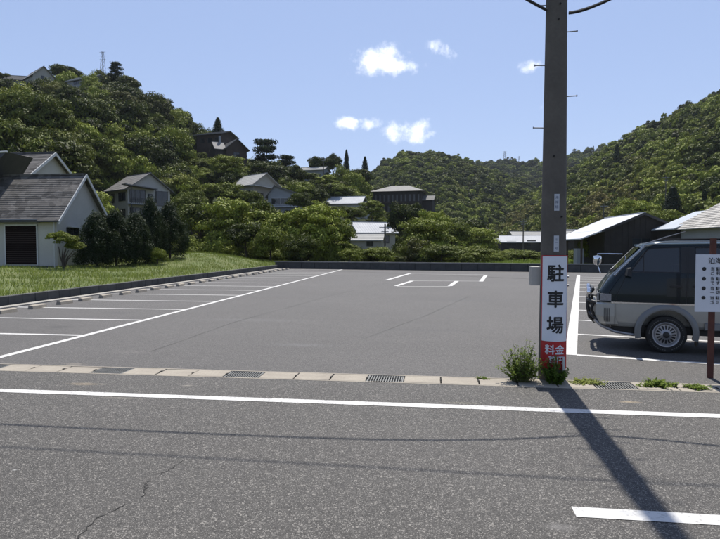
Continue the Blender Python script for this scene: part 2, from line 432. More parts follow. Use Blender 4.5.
for k in range(5): gm.box(-.24, .24, -.186 + k * .09, -.178 + k * .09, -.028, -.003)
gm.box(-.245, -.232, -.188, .188, -.035, .001); gm.box(.232, .245, -.188, .188, -.035, .001)
grate_me = gm.mesh('grate', grate_m)
notch_me = MB().box(-.012, .012, -.035, .035, -.002, .0015).mesh('lifting_slot', black_m)
gx = [-4.9 + 2.0 * k for k in range(-6, 3)] + [2.08] + [2.08 + 2.0 * k for k in range(1, 10)]
xs = []; x = -14.4
grates = [g for g in gx if -14.5 < g < 14]
covers = []
edges = sorted(grates)
x = -16.9
while x < 15:
    hit = [g for g in edges if abs(g - x) < .26]
    if hit:
        o = link('grate', grate_me, gut, (hit[0] + .25, (GY0 + GY1) / 2, -.004)); x = hit[0] + .5
    else:
        nxt = [g for g in edges if g > x]
        w = .5
        if nxt and nxt[0] - x < .75: w = nxt[0] - x
        o = link('concrete_cover', cov, gut, (x + w / 2, (GY0 + GY1) / 2, -.028 + random.uniform(-.003, .004)))
        o.scale = (w / .5 * .995, 1, 1); o.rotation_euler = (0, random.uniform(-.004, .004), random.uniform(-.006, .006))
        link('lifting_slot', notch_me, gut, (x + w, (GY0 + GY1) / 2 + random.uniform(-.02, .02), .009))
        x += w

# left kerb strip, low block wall, wheel stops
kerb = tag(MB().box(-12.80, -12.46, 8.0, 46.2, -.05, .035).build('kerb_strip', conc2_m), kind='structure')
lw = empty('low_block_wall', (-13.08, 8.2, 0), 'low dark concrete block wall holding the grass along the left bays', 'wall')
blk = bevel_box_mesh('block', .20, .585, .30, dkconc_m, .012)
n = 0; yy = 8.45
while yy < 46.6:
    o = link('block', blk, lw, (random.uniform(-.006, .006), yy - 8.2, .15 + random.uniform(-.004, .004))); o.rotation_euler = (0, random.uniform(-.02, .02), random.uniform(-.006, .006))
    yy += .60
MB().box(-.085, .085, 0, 38.4, -.05, .285).build('backing', black_m, lw)
bm = MB(); bm.prism([(-.085, 0), (.085, 0), (.07, .085), (.02, .105), (-.06, .11)], 'y', -.30, .30)
stop_me = bm.mesh('wheel_stop', conc_m)
y0s = [14.2 + 1.21 * k for k in range(-4, 26)]
for k, yy in enumerate(v for v in y0s if v < 45.2):
    o = link('wheel_stop', stop_me, None, (-11.62 + random.uniform(-.03, .03), yy + random.uniform(-.05, .05), .001))
    o.rotation_euler = (0, 0, random.uniform(-.03, .03))
    tag(o, f'concrete wheel stop, {ORD[k]} from the road end of the left bay row', 'wheel stop', 'wheel stops along the left bays')

# far wall
wd = (WB - WA); wlen = wd.length; wang = math.atan2(wd.y, wd.x)
fw = empty('parking_lot_wall', WA, 'low grey concrete wall closing the far end of the parking lot', 'wall', rz=wang)
MB().box(0, wlen, .03, .15, -.06, .58).build('core', black_m, fw)
pan = bevel_box_mesh('panel', 1.17, .18, .52, dkconc_m, .01)
k = 0; x = 0
while x < wlen - .6:
    o = link('panel', pan, fw, (x + .6, .09, .26 + random.uniform(-.003, .003))); x += 1.2
MB().box(-.05, wlen + .05, -.04, .22, .53, .61).build('coping', mat('grey coping', (.20, .20, .195), (.12, .12, .115), 1.5, .9, fine=.4), fw)

# ------------------------------------------------------------------ yard on the left: rising grass
def yard_h(x, y):
    u = min(1, max(0, (-13.15 - x) / 9)); h = .27 + .33 * u
    m = math.exp(-(((x + 17.8) / 3.6) ** 2 + ((y - 42) / 6.5) ** 2)) * .85
    f = min(1, max(0, (-13.15 - x) / 1.5))
    return h + m * f + .05 * math.sin(x * 1.3) * math.cos(y * .9) * f
nx, ny = 70, 90; mb = MB(); vs = []
X0, X1, Y0, Y1 = -60, -13.15, 8.2, 62
for j in range(ny + 1):
    for i in range(nx + 1):
        t = (i / nx) ** .5; x = X0 + (X1 - X0) * t; y = Y0 + (Y1 - Y0) * j / ny
        vs.append((x, y, yard_h(x, y)))
fs = [(j * (nx + 1) + i, j * (nx + 1) + i + 1, (j + 1) * (nx + 1) + i + 1, (j + 1) * (nx + 1) + i) for j in range(ny) for i in range(nx)]
yard = tag(MB().add(vs, fs).build('grass_yard', turf_m, smooth=True), kind='structure')

def blades(n, sampler, hmin, hmax, w, name, label, m, seed, tint=(.5, .1)):
    r = np.random.default_rng(seed)
    p = sampler(r, n); n = len(p)
    h = r.uniform(hmin, hmax, n); a = r.uniform(0, 2 * np.pi, n); lean = r.uniform(.1, .6, n) * h; la = r.uniform(0, 2 * np.pi, n)
    dx, dy = np.cos(a) * w / 2, np.sin(a) * w / 2
    v = np.zeros((n, 3, 3)); v[:, 0] = p; v[:, 1] = p; v[:, 2] = p
    v[:, 0, 0] -= dx; v[:, 0, 1] -= dy; v[:, 1, 0] += dx; v[:, 1, 1] += dy
    v[:, 2, 0] += np.cos(la) * lean; v[:, 2, 1] += np.sin(la) * lean; v[:, 2, 2] += h
    me = bpy.data.meshes.new(name); me.vertices.add(n * 3); me.vertices.foreach_set('co', v.reshape(-1))
    me.loops.add(n * 3); me.loops.foreach_set('vertex_index', np.arange(n * 3))
    me.polygons.add(n); me.polygons.foreach_set('loop_start', np.arange(n) * 3); me.update(calc_edges=True)
    at = me.attributes.new('leafv', 'FLOAT', 'FACE')
    patch = .5 + .35 * np.sin(p[:, 0] * .9 + np.sin(p[:, 1] * .5) * 2) * np.cos(p[:, 1] * .7)
    at.data.foreach_set('value', np.clip(patch + r.normal(0, .3, n), 0, 1.4).astype('f'))
    me.materials.append(m)
    o = link(name, me); o.color = (tint[0], tint[1], 0, 1)
    return tag(o, label, 'grass', kind='stuff')
def yard_samp(r, n):
    x = -13.2 - np.abs(r.beta(1.0, 1.6, n)) * 17; y = r.uniform(10, 56, n)
    keep = ~((x < -21.8) & (y > 31.0) & (y < 40.5))
    clump = np.sin(x * 2.1 + np.cos(y * 1.7) * 1.4) * np.cos(y * 1.9) > r.uniform(-1.3, .6, n)
    keep &= clump
    x, y = x[keep], y[keep]
    return np.stack([x, y, np.array([yard_h(a, b) for a, b in zip(x, y)])], 1)
blades(62000, yard_samp, .05, .24, .028, 'grass', 'rough green and straw coloured grass behind the low block wall', grass_m, 3, (.42, .26))

# ------------------------------------------------------------------ leaf crowns
def leaf_mesh(name, centers, normals, sizes, m, seed, var=None, aspect=1.6):
    r = np.random.default_rng(seed); n = len(centers)
    nr = normals / (np.linalg.norm(normals, axis=1, keepdims=True) + 1e-9)
    t = r.normal(size=(n, 3)); t -= nr * (t * nr).sum(1, keepdims=True); t /= (np.linalg.norm(t, axis=1, keepdims=True) + 1e-9)
    b = np.cross(nr, t); s = sizes[:, None]
    v = np.stack([centers - t * s * aspect / 2, centers + b * s * .42 - t * s * .1 + nr * s * .1, centers + t * s * aspect / 2 - nr * s * .18, centers - b * s * .42 - t * s * .1 + nr * s * .1], 1)
    me = bpy.data.meshes.new(name); me.vertices.add(n * 4); me.vertices.foreach_set('co', v.reshape(-1))
    me.loops.add(n * 4); me.loops.foreach_set('vertex_index', np.arange(n * 4))
    me.polygons.add(n); me.polygons.foreach_set('loop_start', np.arange(n) * 4); me.update(calc_edges=True)
    at = me.attributes.new('leafv', 'FLOAT', 'FACE')
    lv = r.uniform(0, 1, n) if var is None else var
    at.data.foreach_set('value', np.clip(lv, 0, 1.5).astype('f'))
    me.materials.append(m)
    return me
def crown_pts(seed, nclump, nleaf, shape='round', zsq=.8, leaf=.1):
    """leaf clumps through a crown of radius one about the origin"""
    r = np.random.default_rng(seed); C, Nn, S, V, cl = [], [], [], [], []
    for i in range(nclump):
        if shape == 'round':
            d = r.normal(size=3); d /= np.linalg.norm(d)
            if d[2] < -.35: d[2] = abs(d[2]) * .6
            rad = r.uniform(.45, .82); c = d * rad * np.array([1, 1, zsq]); cr = r.uniform(.22, .40)
        elif shape == 'wide':
            a = r.uniform(0, 2 * np.pi); q = math.sqrt(r.uniform(0, 1)) * .8
            c = np.array([math.cos(a) * q, math.sin(a) * q, (r.uniform(-.75, .45) + .35 * (1 - q)) * zsq]); cr = r.uniform(.2, .36)
        elif shape == 'cone':
            t = (i + .5) / nclump; a = i * 2.399; q = (1 - t) ** .8 * .42 * r.uniform(.5, 1.1)
            c = np.array([math.cos(a) * q, math.sin(a) * q, -1 + 2 * t]); cr = .10 + .22 * (1 - t)
        elif shape == 'pine':
            a = r.uniform(0, 2 * np.pi); lv = r.integers(0, 6); q = r.uniform(.15, .85) * (1 - .09 * lv) * (.75 if lv % 2 else 1)
            c = np.array([math.cos(a) * q, math.sin(a) * q, -.75 + lv * .30 + r.normal() * .05]); cr = r.uniform(.18, .30)
        elif shape == 'flame':
            t = r.uniform(0, 1); a = r.uniform(0, 2 * np.pi); q = math.sqrt(r.uniform(.2, 1)) * (.84 if t < .5 else .84 * (1 - (t - .5) / .60))
            c = np.array([math.cos(a) * q, math.sin(a) * q, -1 + 2 * t]); cr = r.uniform(.18, .30)
        cl.append((c, cr))
        d = r.normal(size=(nleaf, 3)); d /= np.linalg.norm(d, axis=1, keepdims=True)
        if shape in ('round', 'wide'): d[:, 2] = np.where(d[:, 2] < -.25, -d[:, 2] * r.uniform(.2, 1, nleaf), d[:, 2])
        rr = cr * r.uniform(.5, 1.08, nleaf)[:, None]
        sc = {'pine': np.array([1.25, 1.25, .42]), 'flame': np.array([.75, .75, 1.5]), 'cone': np.array([1.1, 1.1, .75])}.get(shape, np.array([1, 1, .72]))
        C.append(c + d * rr * sc)
        nn = d + r.normal(size=(nleaf, 3)) * .38 + np.array([0, 0, .12]); Nn.append(nn)
        S.append(leaf * r.uniform(.6, 1.35, nleaf)); V.append(np.clip(r.normal(.5, .12) + r.normal(0, .18, nleaf), 0, 1))
    return np.concatenate(C), np.concatenate(Nn), np.concatenate(S), np.concatenate(V), cl
def crown(name, seed, nclump, nleaf, shape, zsq, leaf, m):
    c, n, s, v, cl = crown_pts(seed, nclump, nleaf, shape, zsq, leaf)
    return leaf_mesh(name, c, n, s, m, seed + 100, v), cl

# hidden library for the woods (its objects are only drawn through the woods themselves)
lib_far = bpy.data.collections.new('far crowns'); lib_mid = bpy.data.collections.new('near crowns')
for i in range(5):
    me, _ = crown('forest_crown', 40 + i, 30, 80, 'round', (.85, 1.0, .8, 1.1, .95)[i], .135, leaf_inst)
    lib_far.objects.link(bpy.data.objects.new('a_far_crown_%d' % i, me))
me, _ = crown('forest_conifer', 48, 40, 26, 'cone', 1, .13, needle_inst); lib_far.objects.link(bpy.data.objects.new('b_far_conifer', me))
for i in range(6):
    me, _ = crown('wood_crown', 60 + i, 48, 210, 'round', (.8, .95, 1.1, .85, .9, 1.0)[i], .066, leaf_inst)
    lib_mid.objects.link(bpy.data.objects.new('a_mid_crown_%d' % i, me))
me, _ = crown('wood_conifer', 68, 60, 60, 'cone', 1, .085, needle_inst); lib_mid.objects.link(bpy.data.objects.new('b_mid_conifer', me))

def scatter_group(name, coll):
    ng = bpy.data.node_groups.new(name, 'GeometryNodeTree')
    ng.interface.new_socket('Geometry', in_out='INPUT', socket_type='NodeSocketGeometry')
    ng.interface.new_socket('Geometry', in_out='OUTPUT', socket_type='NodeSocketGeometry')
    N, L = ng.nodes, ng.links
    gi, go = N.new('NodeGroupInput'), N.new('NodeGroupOutput')
    ci = N.new('GeometryNodeCollectionInfo'); ci.inputs['Collection'].default_value = coll
    ci.inputs['Separate Children'].default_value = True; ci.inputs['Reset Children'].default_value = True
    ip = N.new('GeometryNodeInstanceOnPoints'); ip.inputs['Pick Instance'].default_value = True
    def at(nm, typ):
        a = N.new('GeometryNodeInputNamedAttribute'); a.data_type = typ; a.inputs['Name'].default_value = nm; return a.outputs['Attribute']
    L.new(gi.outputs[0], ip.inputs['Points']); L.new(ci.outputs[0], ip.inputs['Instance'])
    L.new(at('kind', 'INT'), ip.inputs['Instance Index'])
    cx = N.new('ShaderNodeCombineXYZ'); L.new(at('rotz', 'FLOAT'), cx.inputs[2]); L.new(cx.outputs[0], ip.inputs['Rotation'])
    L.new(at('scl', 'FLOAT_VECTOR'), ip.inputs['Scale']); L.new(ip.outputs[0], go.inputs[0])
    return ng
ng_far, ng_mid = scatter_group('far wood', lib_far), scatter_group('near wood', lib_mid)
def wood(name, pts, scl, kind, tint, warm, group, label, seed):
    r = np.random.default_rng(seed); n = len(pts)
    me = bpy.data.meshes.new(name); me.vertices.add(n); me.vertices.foreach_set('co', np.asarray(pts, 'f').reshape(-1))
    for nm, tp, val, key in (('scl', 'FLOAT_VECTOR', scl, 'vector'), ('kind', 'INT', kind, 'value'), ('rotz', 'FLOAT', r.uniform(0, 6.28, n), 'value'),
                             ('tint', 'FLOAT', tint, 'value'), ('warm', 'FLOAT', warm, 'value')):
        a = me.attributes.new(nm, tp, 'POINT'); a.data.foreach_set(key, np.asarray(val, 'i' if tp == 'INT' else 'f').reshape(-1))
    me.update()
    o = link(name, me); md = o.modifiers.new('scatter', 'NODES'); md.node_group = group
    return tag(o, label, 'forest', kind='stuff')

# ------------------------------------------------------------------ hills (ridge rows in pixels, depths in metres)
def interp(tab, x, k): return float(np.interp(x, [t[0] for t in tab], [t[k] for t in tab]))
def hill_point(tab, px, t, top, bumps):
    """tab rows: px, foot depth, foot z, ridge depth, ridge row"""
    fd, fz, rd, ry = (interp(tab, px, k) for k in (1, 2, 3, 4))
    rz = P(px, ry, rd).z - top
    d = fd + (rd - fd) * t
    if t <= 1: s = math.sin(t * math.pi / 2) ** .95 * .35 + t * .65; z = fz + (rz - fz) * s
    else: z = rz - (rz - fz) * (t - 1) * .9
    p = P(px, 247, d)
    z += bumps * math.sin(px * .11 + t * 7) * math.sin(px * .047 - t * 5 + 1) * math.sin(min(t, 1) * math.pi)
    return Vector((p.x, p.y, z))
def hill(name, tab, top, bumps=1.5, nu=70, nv=26, tmax=1.5):
    a, b = tab[0][0], tab[-1][0]; vs = []
    for j in range(nv + 1):
        for i in range(nu + 1): vs.append(hill_point(tab, a + (b - a) * i / nu, tmax * j / nv, top, bumps))
    for i in range(nu + 1): vs[i].z = min(vs[i].z, -.1) if vs[i].z < 1.5 else vs[i].z
    fs = [(j * (nu + 1) + i, j * (nu + 1) + i + 1, (j + 1) * (nu + 1) + i + 1, (j + 1) * (nu + 1) + i) for j in range(nv) for i in range(nu)]
    return tag(MB().add(vs, fs).build(name, hill_m, smooth=True), kind='structure')
LEFT = [(-420, 50, 0, 190, 40), (-150, 52, 0, 185, 62), (-60, 54, 0, 182, 76), (0, 56, 0, 180, 84), (50, 58, 0, 178, 80), (90, 70, .2, 176, 78), (108, 92, .2, 176, 77), (128, 96, .5, 174, 82),
        (150, 96, .5, 172, 96), (185, 94, .5, 168, 120), (210, 84, .3, 168, 142), (240, 78, 0, 170, 164), (270, 78, 0, 175, 170), (300, 80, 0, 180, 175),
        (330, 84, 0, 185, 176), (365, 92, 0, 190, 180), (400, 100, 0, 195, 205), (440, 112, 0, 200, 236), (480, 125, 0, 205, 247)]
MID = [(330, 270, 0, 420, 205), (365, 270, 0, 425, 185), (385, 265, 0, 430, 166), (400, 262, 0, 435, 158), (430, 260, 0, 440, 156), (460, 260, 0, 445, 161), (480, 262, 0, 450, 170),
       (505, 265, 0, 455, 178), (530, 270, 0, 460, 190), (560, 280, 0, 465, 215), (590, 290, 0, 470, 247)]
BACK = [(300, 480, 0, 700, 190), (400, 480, 0, 710, 176), (450, 480, 0, 715, 168), (480, 480, 0, 715, 167), (505, 480, 0, 712, 162), (540, 480, 0, 708, 164), (560, 470, 0, 700, 160),
        (590, 460, 0, 690, 150), (620, 450, 0, 680, 148), (660, 440, 0, 660, 150), (800, 430, 0, 650, 150)]
RIGHT = [(440, 280, 0, 400, 244), (470, 250, 0, 390, 230), (500, 225, 0, 380, 214), (530, 205, 0, 370, 198), (560, 185, 0, 355, 180), (590, 165, 0, 345, 160), (615, 150, 0, 335, 146), (640, 138, 0, 325, 130),
         (665, 128, 0, 318, 121), (690, 118, 0, 310, 107), (720, 108, 0, 300, 94), (800, 92, 0, 290, 62), (950, 85, 0, 280, 30), (1150, 80, 0, 270, 20)]
hill('hill_left', LEFT, 6.5, 1.6)
hill('hill_middle', MID, 3, 3)
hill('hill_back', BACK, 4, 3)
hill('hill_right', RIGHT, 4.5, 2.5)

KEEP_OUT = []                              # (pixel box, depth limit) kept clear of trees so the houses on the slopes stay in view
def forest(name, tab, top, bumps, n, group, label, seed, size, tmax=1.06, pxr=None, wfun=None, ncon=1, nround=5, lift=.35, tint_mean=.5, squash=None):
    r = np.random.default_rng(seed); a, b = (tab[0][0], tab[-1][0]) if pxr is None else pxr
    P_, S, K, T, W = [], [], [], [], []
    for _ in range(n):
        px = r.uniform(a, b); t = r.uniform(0, 1) ** .9 * tmax
        p = hill_point(tab, px, min(t, tmax), top, bumps)
        s = size * (.55 + 1.0 * r.uniform() ** 1.6)
        d = interp(tab, px, 1) + (interp(tab, px, 3) - interp(tab, px, 1)) * t
        ok = True
        yy = HZ - (p.z + s * .3 - CAMH) / d * F; yt = HZ - (p.z + s * 2.2 - CAMH) / d * F
        for (x0, y0, x1, y1, dm) in KEEP_OUT:
            mx = s / d * F * .8
            if d < dm + 5 and x0 - mx < px < x1 + mx and yt < y1 and yy > y0: ok = False; break
        if not ok: continue
        con = r.uniform() < .006
        k = nround if con and ncon else r.integers(0, nround)
        if con and ncon: S.append((s * .9, s * .9, s * 1.5)); p.z += s * 1.2
        else: S.append((s, s * r.uniform(.85, 1.1), s * r.uniform(.85, 1.35))); p.z += s * (lift + r.uniform(-.35, .55))
        P_.append(p); K.append(k)
        pn = .5 + .5 * math.sin(px * .05 + seed) * math.sin(t * 6 + px * .023)
        T.append(float(np.clip(r.normal(tint_mean, .42) + (pn - .5) * .5, 0, 1)))
        W.append(float(np.clip((wfun(px, t, r) if wfun else 0) + max(0, r.normal(-.15, .18)), 0, .9)))
    return wood(name, [tuple(p) for p in P_], S, K, T, W, group, label, seed)
# ------------------------------------------------------------------ houses
def win(root, x, z, w, h, y, axis='y', frame=trim_m, bars=1, sgn=-1, pane=glass_m, depth=.05):
    """window as a part with its pane; wall plane at y (axis 'y', facing sgn) or at x=y (axis 'x')"""
    fr = MB(); t = .06
    def bx(mb, a0, a1, z0, z1, d0, d1):
        lo, hi = sorted((y + sgn * d0, y + sgn * d1))
        if axis == 'y': mb.box(a0, a1, lo, hi, z0, z1)
        else: mb.box(lo, hi, a0, a1, z0, z1)
    bx(fr, x - w / 2 - t, x - w / 2, z - t, z + h + t, .003, depth); bx(fr, x + w / 2, x + w / 2 + t, z - t, z + h + t, .003, depth)
    bx(fr, x - w / 2, x + w / 2, z + h, z + h + t, .003, depth); bx(fr, x - w / 2, x + w / 2, z - t, z, .003, depth + .03)
    for k in range(bars):
        c = x - w / 2 + w * (k + 1) / (bars + 1); bx(fr, c - t * .4, c + t * .4, z, z + h, .012, depth - .005)
    o = fr.build('window', frame, root); p = MB(); bx(p, x - w / 2, x + w / 2, z, z + h, .004, .014); p.build('pane', pane, o)
    return o
def gable_block(root, x0, x1, y0, y1, eave, ridge, axis, wall, roofm, over=.4, th=.12, courses=0, zb=-1.5, off=.0, bargeboard=None, ridgepos=.5):
    """walls plus a pitched roof; axis is the way the ridge runs"""
    m = MB()
    if axis == 'x':
        c = y0 + (y1 - y0) * ridgepos
        m.prism([(y0, zb), (y1, zb), (y1, eave), (c, ridge - .02), (y0, eave)], 'x', x0, x1)
        runs = ((c, y0), (c, y1)); lo, hi = x0 - over, x1 + over
    else:
        c = x0 + (x1 - x0) * ridgepos
        m.prism([(x0, zb), (x1, zb), (x1, eave), (c, ridge - .02), (x0, eave)], 'y', y0, y1)
        runs = ((c, x0), (c, x1)); lo, hi = y0 - over, y1 + over
    m.build('wall', wall, root)
    r = MB()
    for (a, b) in runs:
        sl = (ridge - eave) / abs(b - a); sg = 1 if b > a else -1
        e = b + sg * over; ze = eave - sl * over
        if courses:
            for k in range(courses):
                t0, t1 = k / courses, (k + 1) / courses
                q0, q1 = a + (e - a) * t0, a + (e - a) * t1
                z0, z1 = ridge + (ze - ridge) * t0, ridge + (ze - ridge) * t1
                poly = [(q0, z0 + .02), (q1, z1 + .045), (q1, z1 - .02), (q0, z0 - .02)]
                r.prism(poly, axis, lo, hi)
        else:
            r.prism([(a, ridge + .02), (e, ze + .02), (e, ze - th), (a, ridge - th + .02)], axis, lo, hi)
            if roofm is metalroof_m:             # standing seams
                nq = int((hi - lo) / .45)
                for k in range(nq + 1):
                    q = lo + .03 + (hi - lo - .06) * k / nq; r.prism([(a, ridge + .042), (e, ze + .042), (e, ze + .015), (a, ridge + .015)], axis, q - .018, q + .018)
            elif sl < .9 and roofm.name != 'white roof sheet':                        # tile courses
                nq = max(4, int(abs(e - a) / .35))
                for k in range(1, nq + 1):
                    q = a + (e - a) * k / nq; zq = ridge + (ze - ridge) * k / nq; qq = q - sg * .12; r.prism([(q, zq + .055), (q, zq + .01), (qq, zq + .01 + sl * .12), (qq, zq + .022 + sl * .12)], axis, lo, hi)
    ro = r.build('roof', roofm, root)
    cap = MB()
    if axis == 'x': cap.box(lo - .02, hi + .02, c - .1, c + .1, ridge - .01, ridge + .09)
    else: cap.box(c - .1, c + .1, lo - .02, hi + .02, ridge - .01, ridge + .09)
    cap.build('ridge_cap', roofm, ro)
    if bargeboard:
        for (a, b) in runs:
            sg = 1 if b > a else -1; sl = (ridge - eave) / abs(b - a); e = b + sg * over; ze = eave - sl * over
            for q in (lo, hi):
                s0, s1 = (q - .07, q - .005) if q == lo else (q + .005, q + .07)
                bb = MB(); bb.prism([(a, ridge + .05), (e, ze + .05), (e, ze - .16), (a, ridge - .18)], axis, s0, s1)
                bb.build('bargeboard', bargeboard, ro)
    return ro

# --- white house on the left of the yard
hx, hy, hz = -22.35, 31.5, .55
H1 = empty('house', (hx, hy, hz), 'white house with steep dark slate gables and a brown shutter, on the left grass yard', 'house')
gable_block(H1, -9.5, 0, 0, 4.9, 3.15, 5.85, 'x', white_m, slate_m, .36, courses=23, bargeboard=trim_m)
gable_block(H1, -13, -5.6, 3.4, 11.4, 5.3, 8.15, 'x', white_m, slate_m, .35, courses=26, bargeboard=trim_m)
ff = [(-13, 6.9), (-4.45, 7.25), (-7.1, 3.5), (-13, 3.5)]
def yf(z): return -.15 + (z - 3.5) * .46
MB().add([(x, yf(z), z) for x, z in ff] + [(x, 4.0, z) for x, z in ff], [(0, 1, 2, 3), (7, 6, 5, 4), (0, 4, 5, 1), (1, 5, 6, 2), (2, 6, 7, 3), (3, 7, 4, 0)]).build('shaded_slate_front', slateshade_m, H1)  # simplified roof area in shade; the shade is put into its slate colour
MB().tube([(-13, yf(6.9), 6.92), (-4.4, yf(7.25), 7.27)], .07, 6).build('slate_front_cap', trim_m, H1)
MB().box(-13, -9.6, .15, 5, -1, 3.15).build('wall', white_m, H1)
s = MB()
for k in range(18): s.box(-3.35, -1.32, -.035, -.012, .22 + k * .128, .22 + k * .128 + .121)
sh = s.build('shutter', shutter_m, H1)
f = MB(); f.box(-3.43, -3.352, -.05, .002, .15, 2.6); f.box(-1.318, -1.24, -.05, .002, .15, 2.6); f.box(-3.43, -1.24, -.06, .002, 2.53, 2.62)
f.build('shutter_frame', trim_m, sh)
f = MB(); f.box(-3.7, -1.1, -.30, -.002, 2.68, 2.86); f.box(-3.75, -1.05, -.34, -.003, 2.862, 2.92); f.build('shutter_box', mat('grey shutter box', (.3, .3, .3)), H1)
MB().box(-13, .05, -.05, 5, -.8, .12).build('plinth', dkconc_m, H1)
win(H1, 1.5, 1.5, 1.1, .9, 0, 'x', darktrim_m, 1, 1)
MB().box(-.02, .28, 1.0, 2.1, 2.46, 2.52).build('window_hood', trim_m, H1)
MB().tube([(-.1, -.12, -.2), (-.1, -.12, 2.75)], .035, 8).build('downpipe', trim_m, H1)
g = MB(); g.box(-4.6, .36, -.46, -.36, 2.72, 2.82); g.build('gutter', darktrim_m, H1)

def house(name, label, px, py, d, rz, cat='house'):
    return empty(name, P(px, py, d), label, cat, None, YAW + rz)
# --- two storey white house below the left hill
H2 = house('house', 'two storey white house with balcony behind the dark junipers', 128, 220, 92, R(50))
gable_block(H2, 0, 7.6, 0, 6.6, 5.3, 7.9, 'y', white_m, greyroof_m, .55, zb=-7)
m = MB(); m.prism([(-1.0, 5.55), (4.6, 5.15), (4.6, 5.3), (-1.0, 5.7)], 'y', -1.3, -.02); m.build('porch_roof', greyroof_m, H2)
for (x, z, w, h, b) in ((1.7, 3.0, 2.6, 1.9, 2), (1.7, .1, 2.6, 1.9, 2), (6.1, 2.6, 2.0, 2.4, 1), (6.1, -.4, 2.0, 2.0, 1), (3.9, 3.2, .7, 1.2, 0)): win(H2, x, z, w, h, 0, 'y', darktrim_m, b)
for (yv, z, w, h) in ((1.8, 3.2, 2.2, 1.3), (1.8, .4, 2.0, 1.4), (4.8, 3.0, .9, 1.4), (4.9, 0, .8, 1.9)): win(H2, yv, z, w, h, 0, 'x', darktrim_m, 1, -1)
bal = MB(); bal.box(.0, 4.4, -1.15, -.02, 2.5, 2.65); b0 = bal.build('balcony', greyw_m, H2)
rl = MB()
for k in range(14): rl.box(.02 + k * .335, .06 + k * .335, -1.14, -1.1, 2.65, 3.5)
rl.box(0, 4.4, -1.15, -1.09, 3.5, 3.56); rl.build('railing', darktrim_m, b0)
for x in (.1, 4.3): MB().box(x - .06, x + .06, -1.12, -1.0, -2, 5.4).build('post', darktrim_m, H2)
gable_block(H2, 7.62, 8.6, 2, 6, 2.4, 2.8, 'x', white_m, greyroof_m, .2, zb=-4)

# --- hillside houses
H3 = house('house', 'pale house with broad grey roof halfway up the slope below the dark pine', 254, 205, 118, R(46))
gable_block(H3, -.2, 6.0, 0, 10.5, 4.6, 6.8, 'y', cream_m, paleroof_m, .7, zb=-4)
m = MB(); m.prism([(-1.0, 3.9), (5.2, 3.5), (5.2, 3.62), (-1.0, 4.02)], 'y', -1.6, -.03); m.build('canopy', trim_m, H3)
for (x, z, w, h) in ((1.4, .9, 1.8, 1.6), (4.4, 1.3, 1.6, 1.4)): win(H3, x, z, w, h, 0, 'y', darktrim_m)
for yv in (2, 5, 8): win(H3, yv, 1.6, 1.8, 1.4, -.2, 'x', darktrim_m, 1, -1)
H4 = house('house', 'white gabled house with a wide window band, right of the broad grey roof', 285, 209, 112, R(-6))
gable_block(H4, -3.4, 3.0, 0, 7, 2.9, 4.6, 'y', greyw_m, greyroof_m, .5, zb=-4, ridgepos=.22)
win(H4, -.9, .9, 3.6, 1.2, 0, 'y', trim_m, 3); win(H4, 2.1, .7, .8, 1.6, 0, 'y', darktrim_m, 0)
MB().box(-3.8, 3.4, -.6, -.03, .35, .5).build('ledge', trim_m, H4)
H5 = house('house', 'dark flat-eaved house near the top of the left slope', 209, 152, 158, R(-20))
gable_block(H5, -4, 4, 0, 7, 5.0, 6.0, 'x', brownw_m, greyroof_m, .8, zb=-4)
for x in (-2.2, .4, 2.6): win(H5, x, 2.6, 1.4, 1.2, 0, 'y', darktrim_m)
H6 = house('house', 'dark brown gabled house beside the tall pine on the skyline', 236, 164, 150, R(32))
gable_block(H6, -2.6, 3.0, 0, 7.5, 4.2, 6.6, 'y', brownw_m, darkroof_m, .6, zb=-4, bargeboard=greyroof_m)
win(H6, .2, 1.6, 1.6, 1.4, 0, 'y', darktrim_m)
gable_block(H6, -5.2, -2.65, .8, 5, 3.9, 5.8, 'x', darkw_m, greyroof_m, .3, zb=-4)
MB().box(-3.6, -3.1, 2.5, 3.0, 5, 7.4).build('chimney', greyw_m, H6)
H7 = house('house', 'gabled house with pale end wall on the crest of the left hill', 44, 86, 172, R(48))
gable_block(H7, -3.0, 3.0, 0, 11, 3.0, 5.8, 'y', cream_m, greyroof_m, .5, zb=-5); win(H7, -.3, 1.6, .8, 1.3, 0, 'y', darktrim_m, 0)
H8 = house('house', 'low house with pale sloping roof right of the crest gable', 79, 86.5, 170, R(-22))
gable_block(H8, -4.5, 5, 0, 6, 2.2, 3.7, 'x', greyw_m, paleroof_m, .5, zb=-5); win(H8, -1, .8, 2, 1, 0, 'y', darktrim_m)
H9 = house('house', 'dark roofed house at the far left end of the hill crest', 20, 88, 174, R(12))
gable_block(H9, -4, 4, 0, 6, 2.6, 4.4, 'x', greyw_m, darkroof_m, .5, zb=-5); win(H9, 1.6, 1, 1.6, 1.2, 0, 'y', darktrim_m)
H10 = house('house', 'small pale roof peeping from the trees on the central skyline', 311, 176.5, 165, R(-15))
gable_block(H10, -3.6, 3.6, 0, 6, 2.0, 3.1, 'x', greyw_m, paleroof_m, .5, zb=-4)
H11 = house('house', 'small white house with shining metal roof below the timber inn', 349, 216, 128, R(-14))
gable_block(H11, -5.6, 2.6, 0, 6, 3.0, 4.6, 'x', white_m, metalroof_m, .5, zb=-3)
win(H11, -2.2, 1, 1.6, 1.2, 0, 'y', darktrim_m); win(H11, 3, .9, 1, 1.2, 2.6, 'x', darktrim_m, 0, 1)
gable_block(H11, 2.62, 4.4, .6, 5, 1.9, 3.4, 'x', white_m, greyroof_m, .3, zb=-3)
gable_block(H11, -8.4, -5.65, 1, 5, 2.4, 3.8, 'x', cream_m, paleroof_m, .3, zb=-3)
H12 = house('house', 'white gabled house with bright metal roof near the far wall', 374, 248, 100, R(20))
gable_block(H12, -3.4, 3.6, -1, 5.6, 2.9, 4.6, 'x', cream_m, metalroof_m, .5, zb=-3)
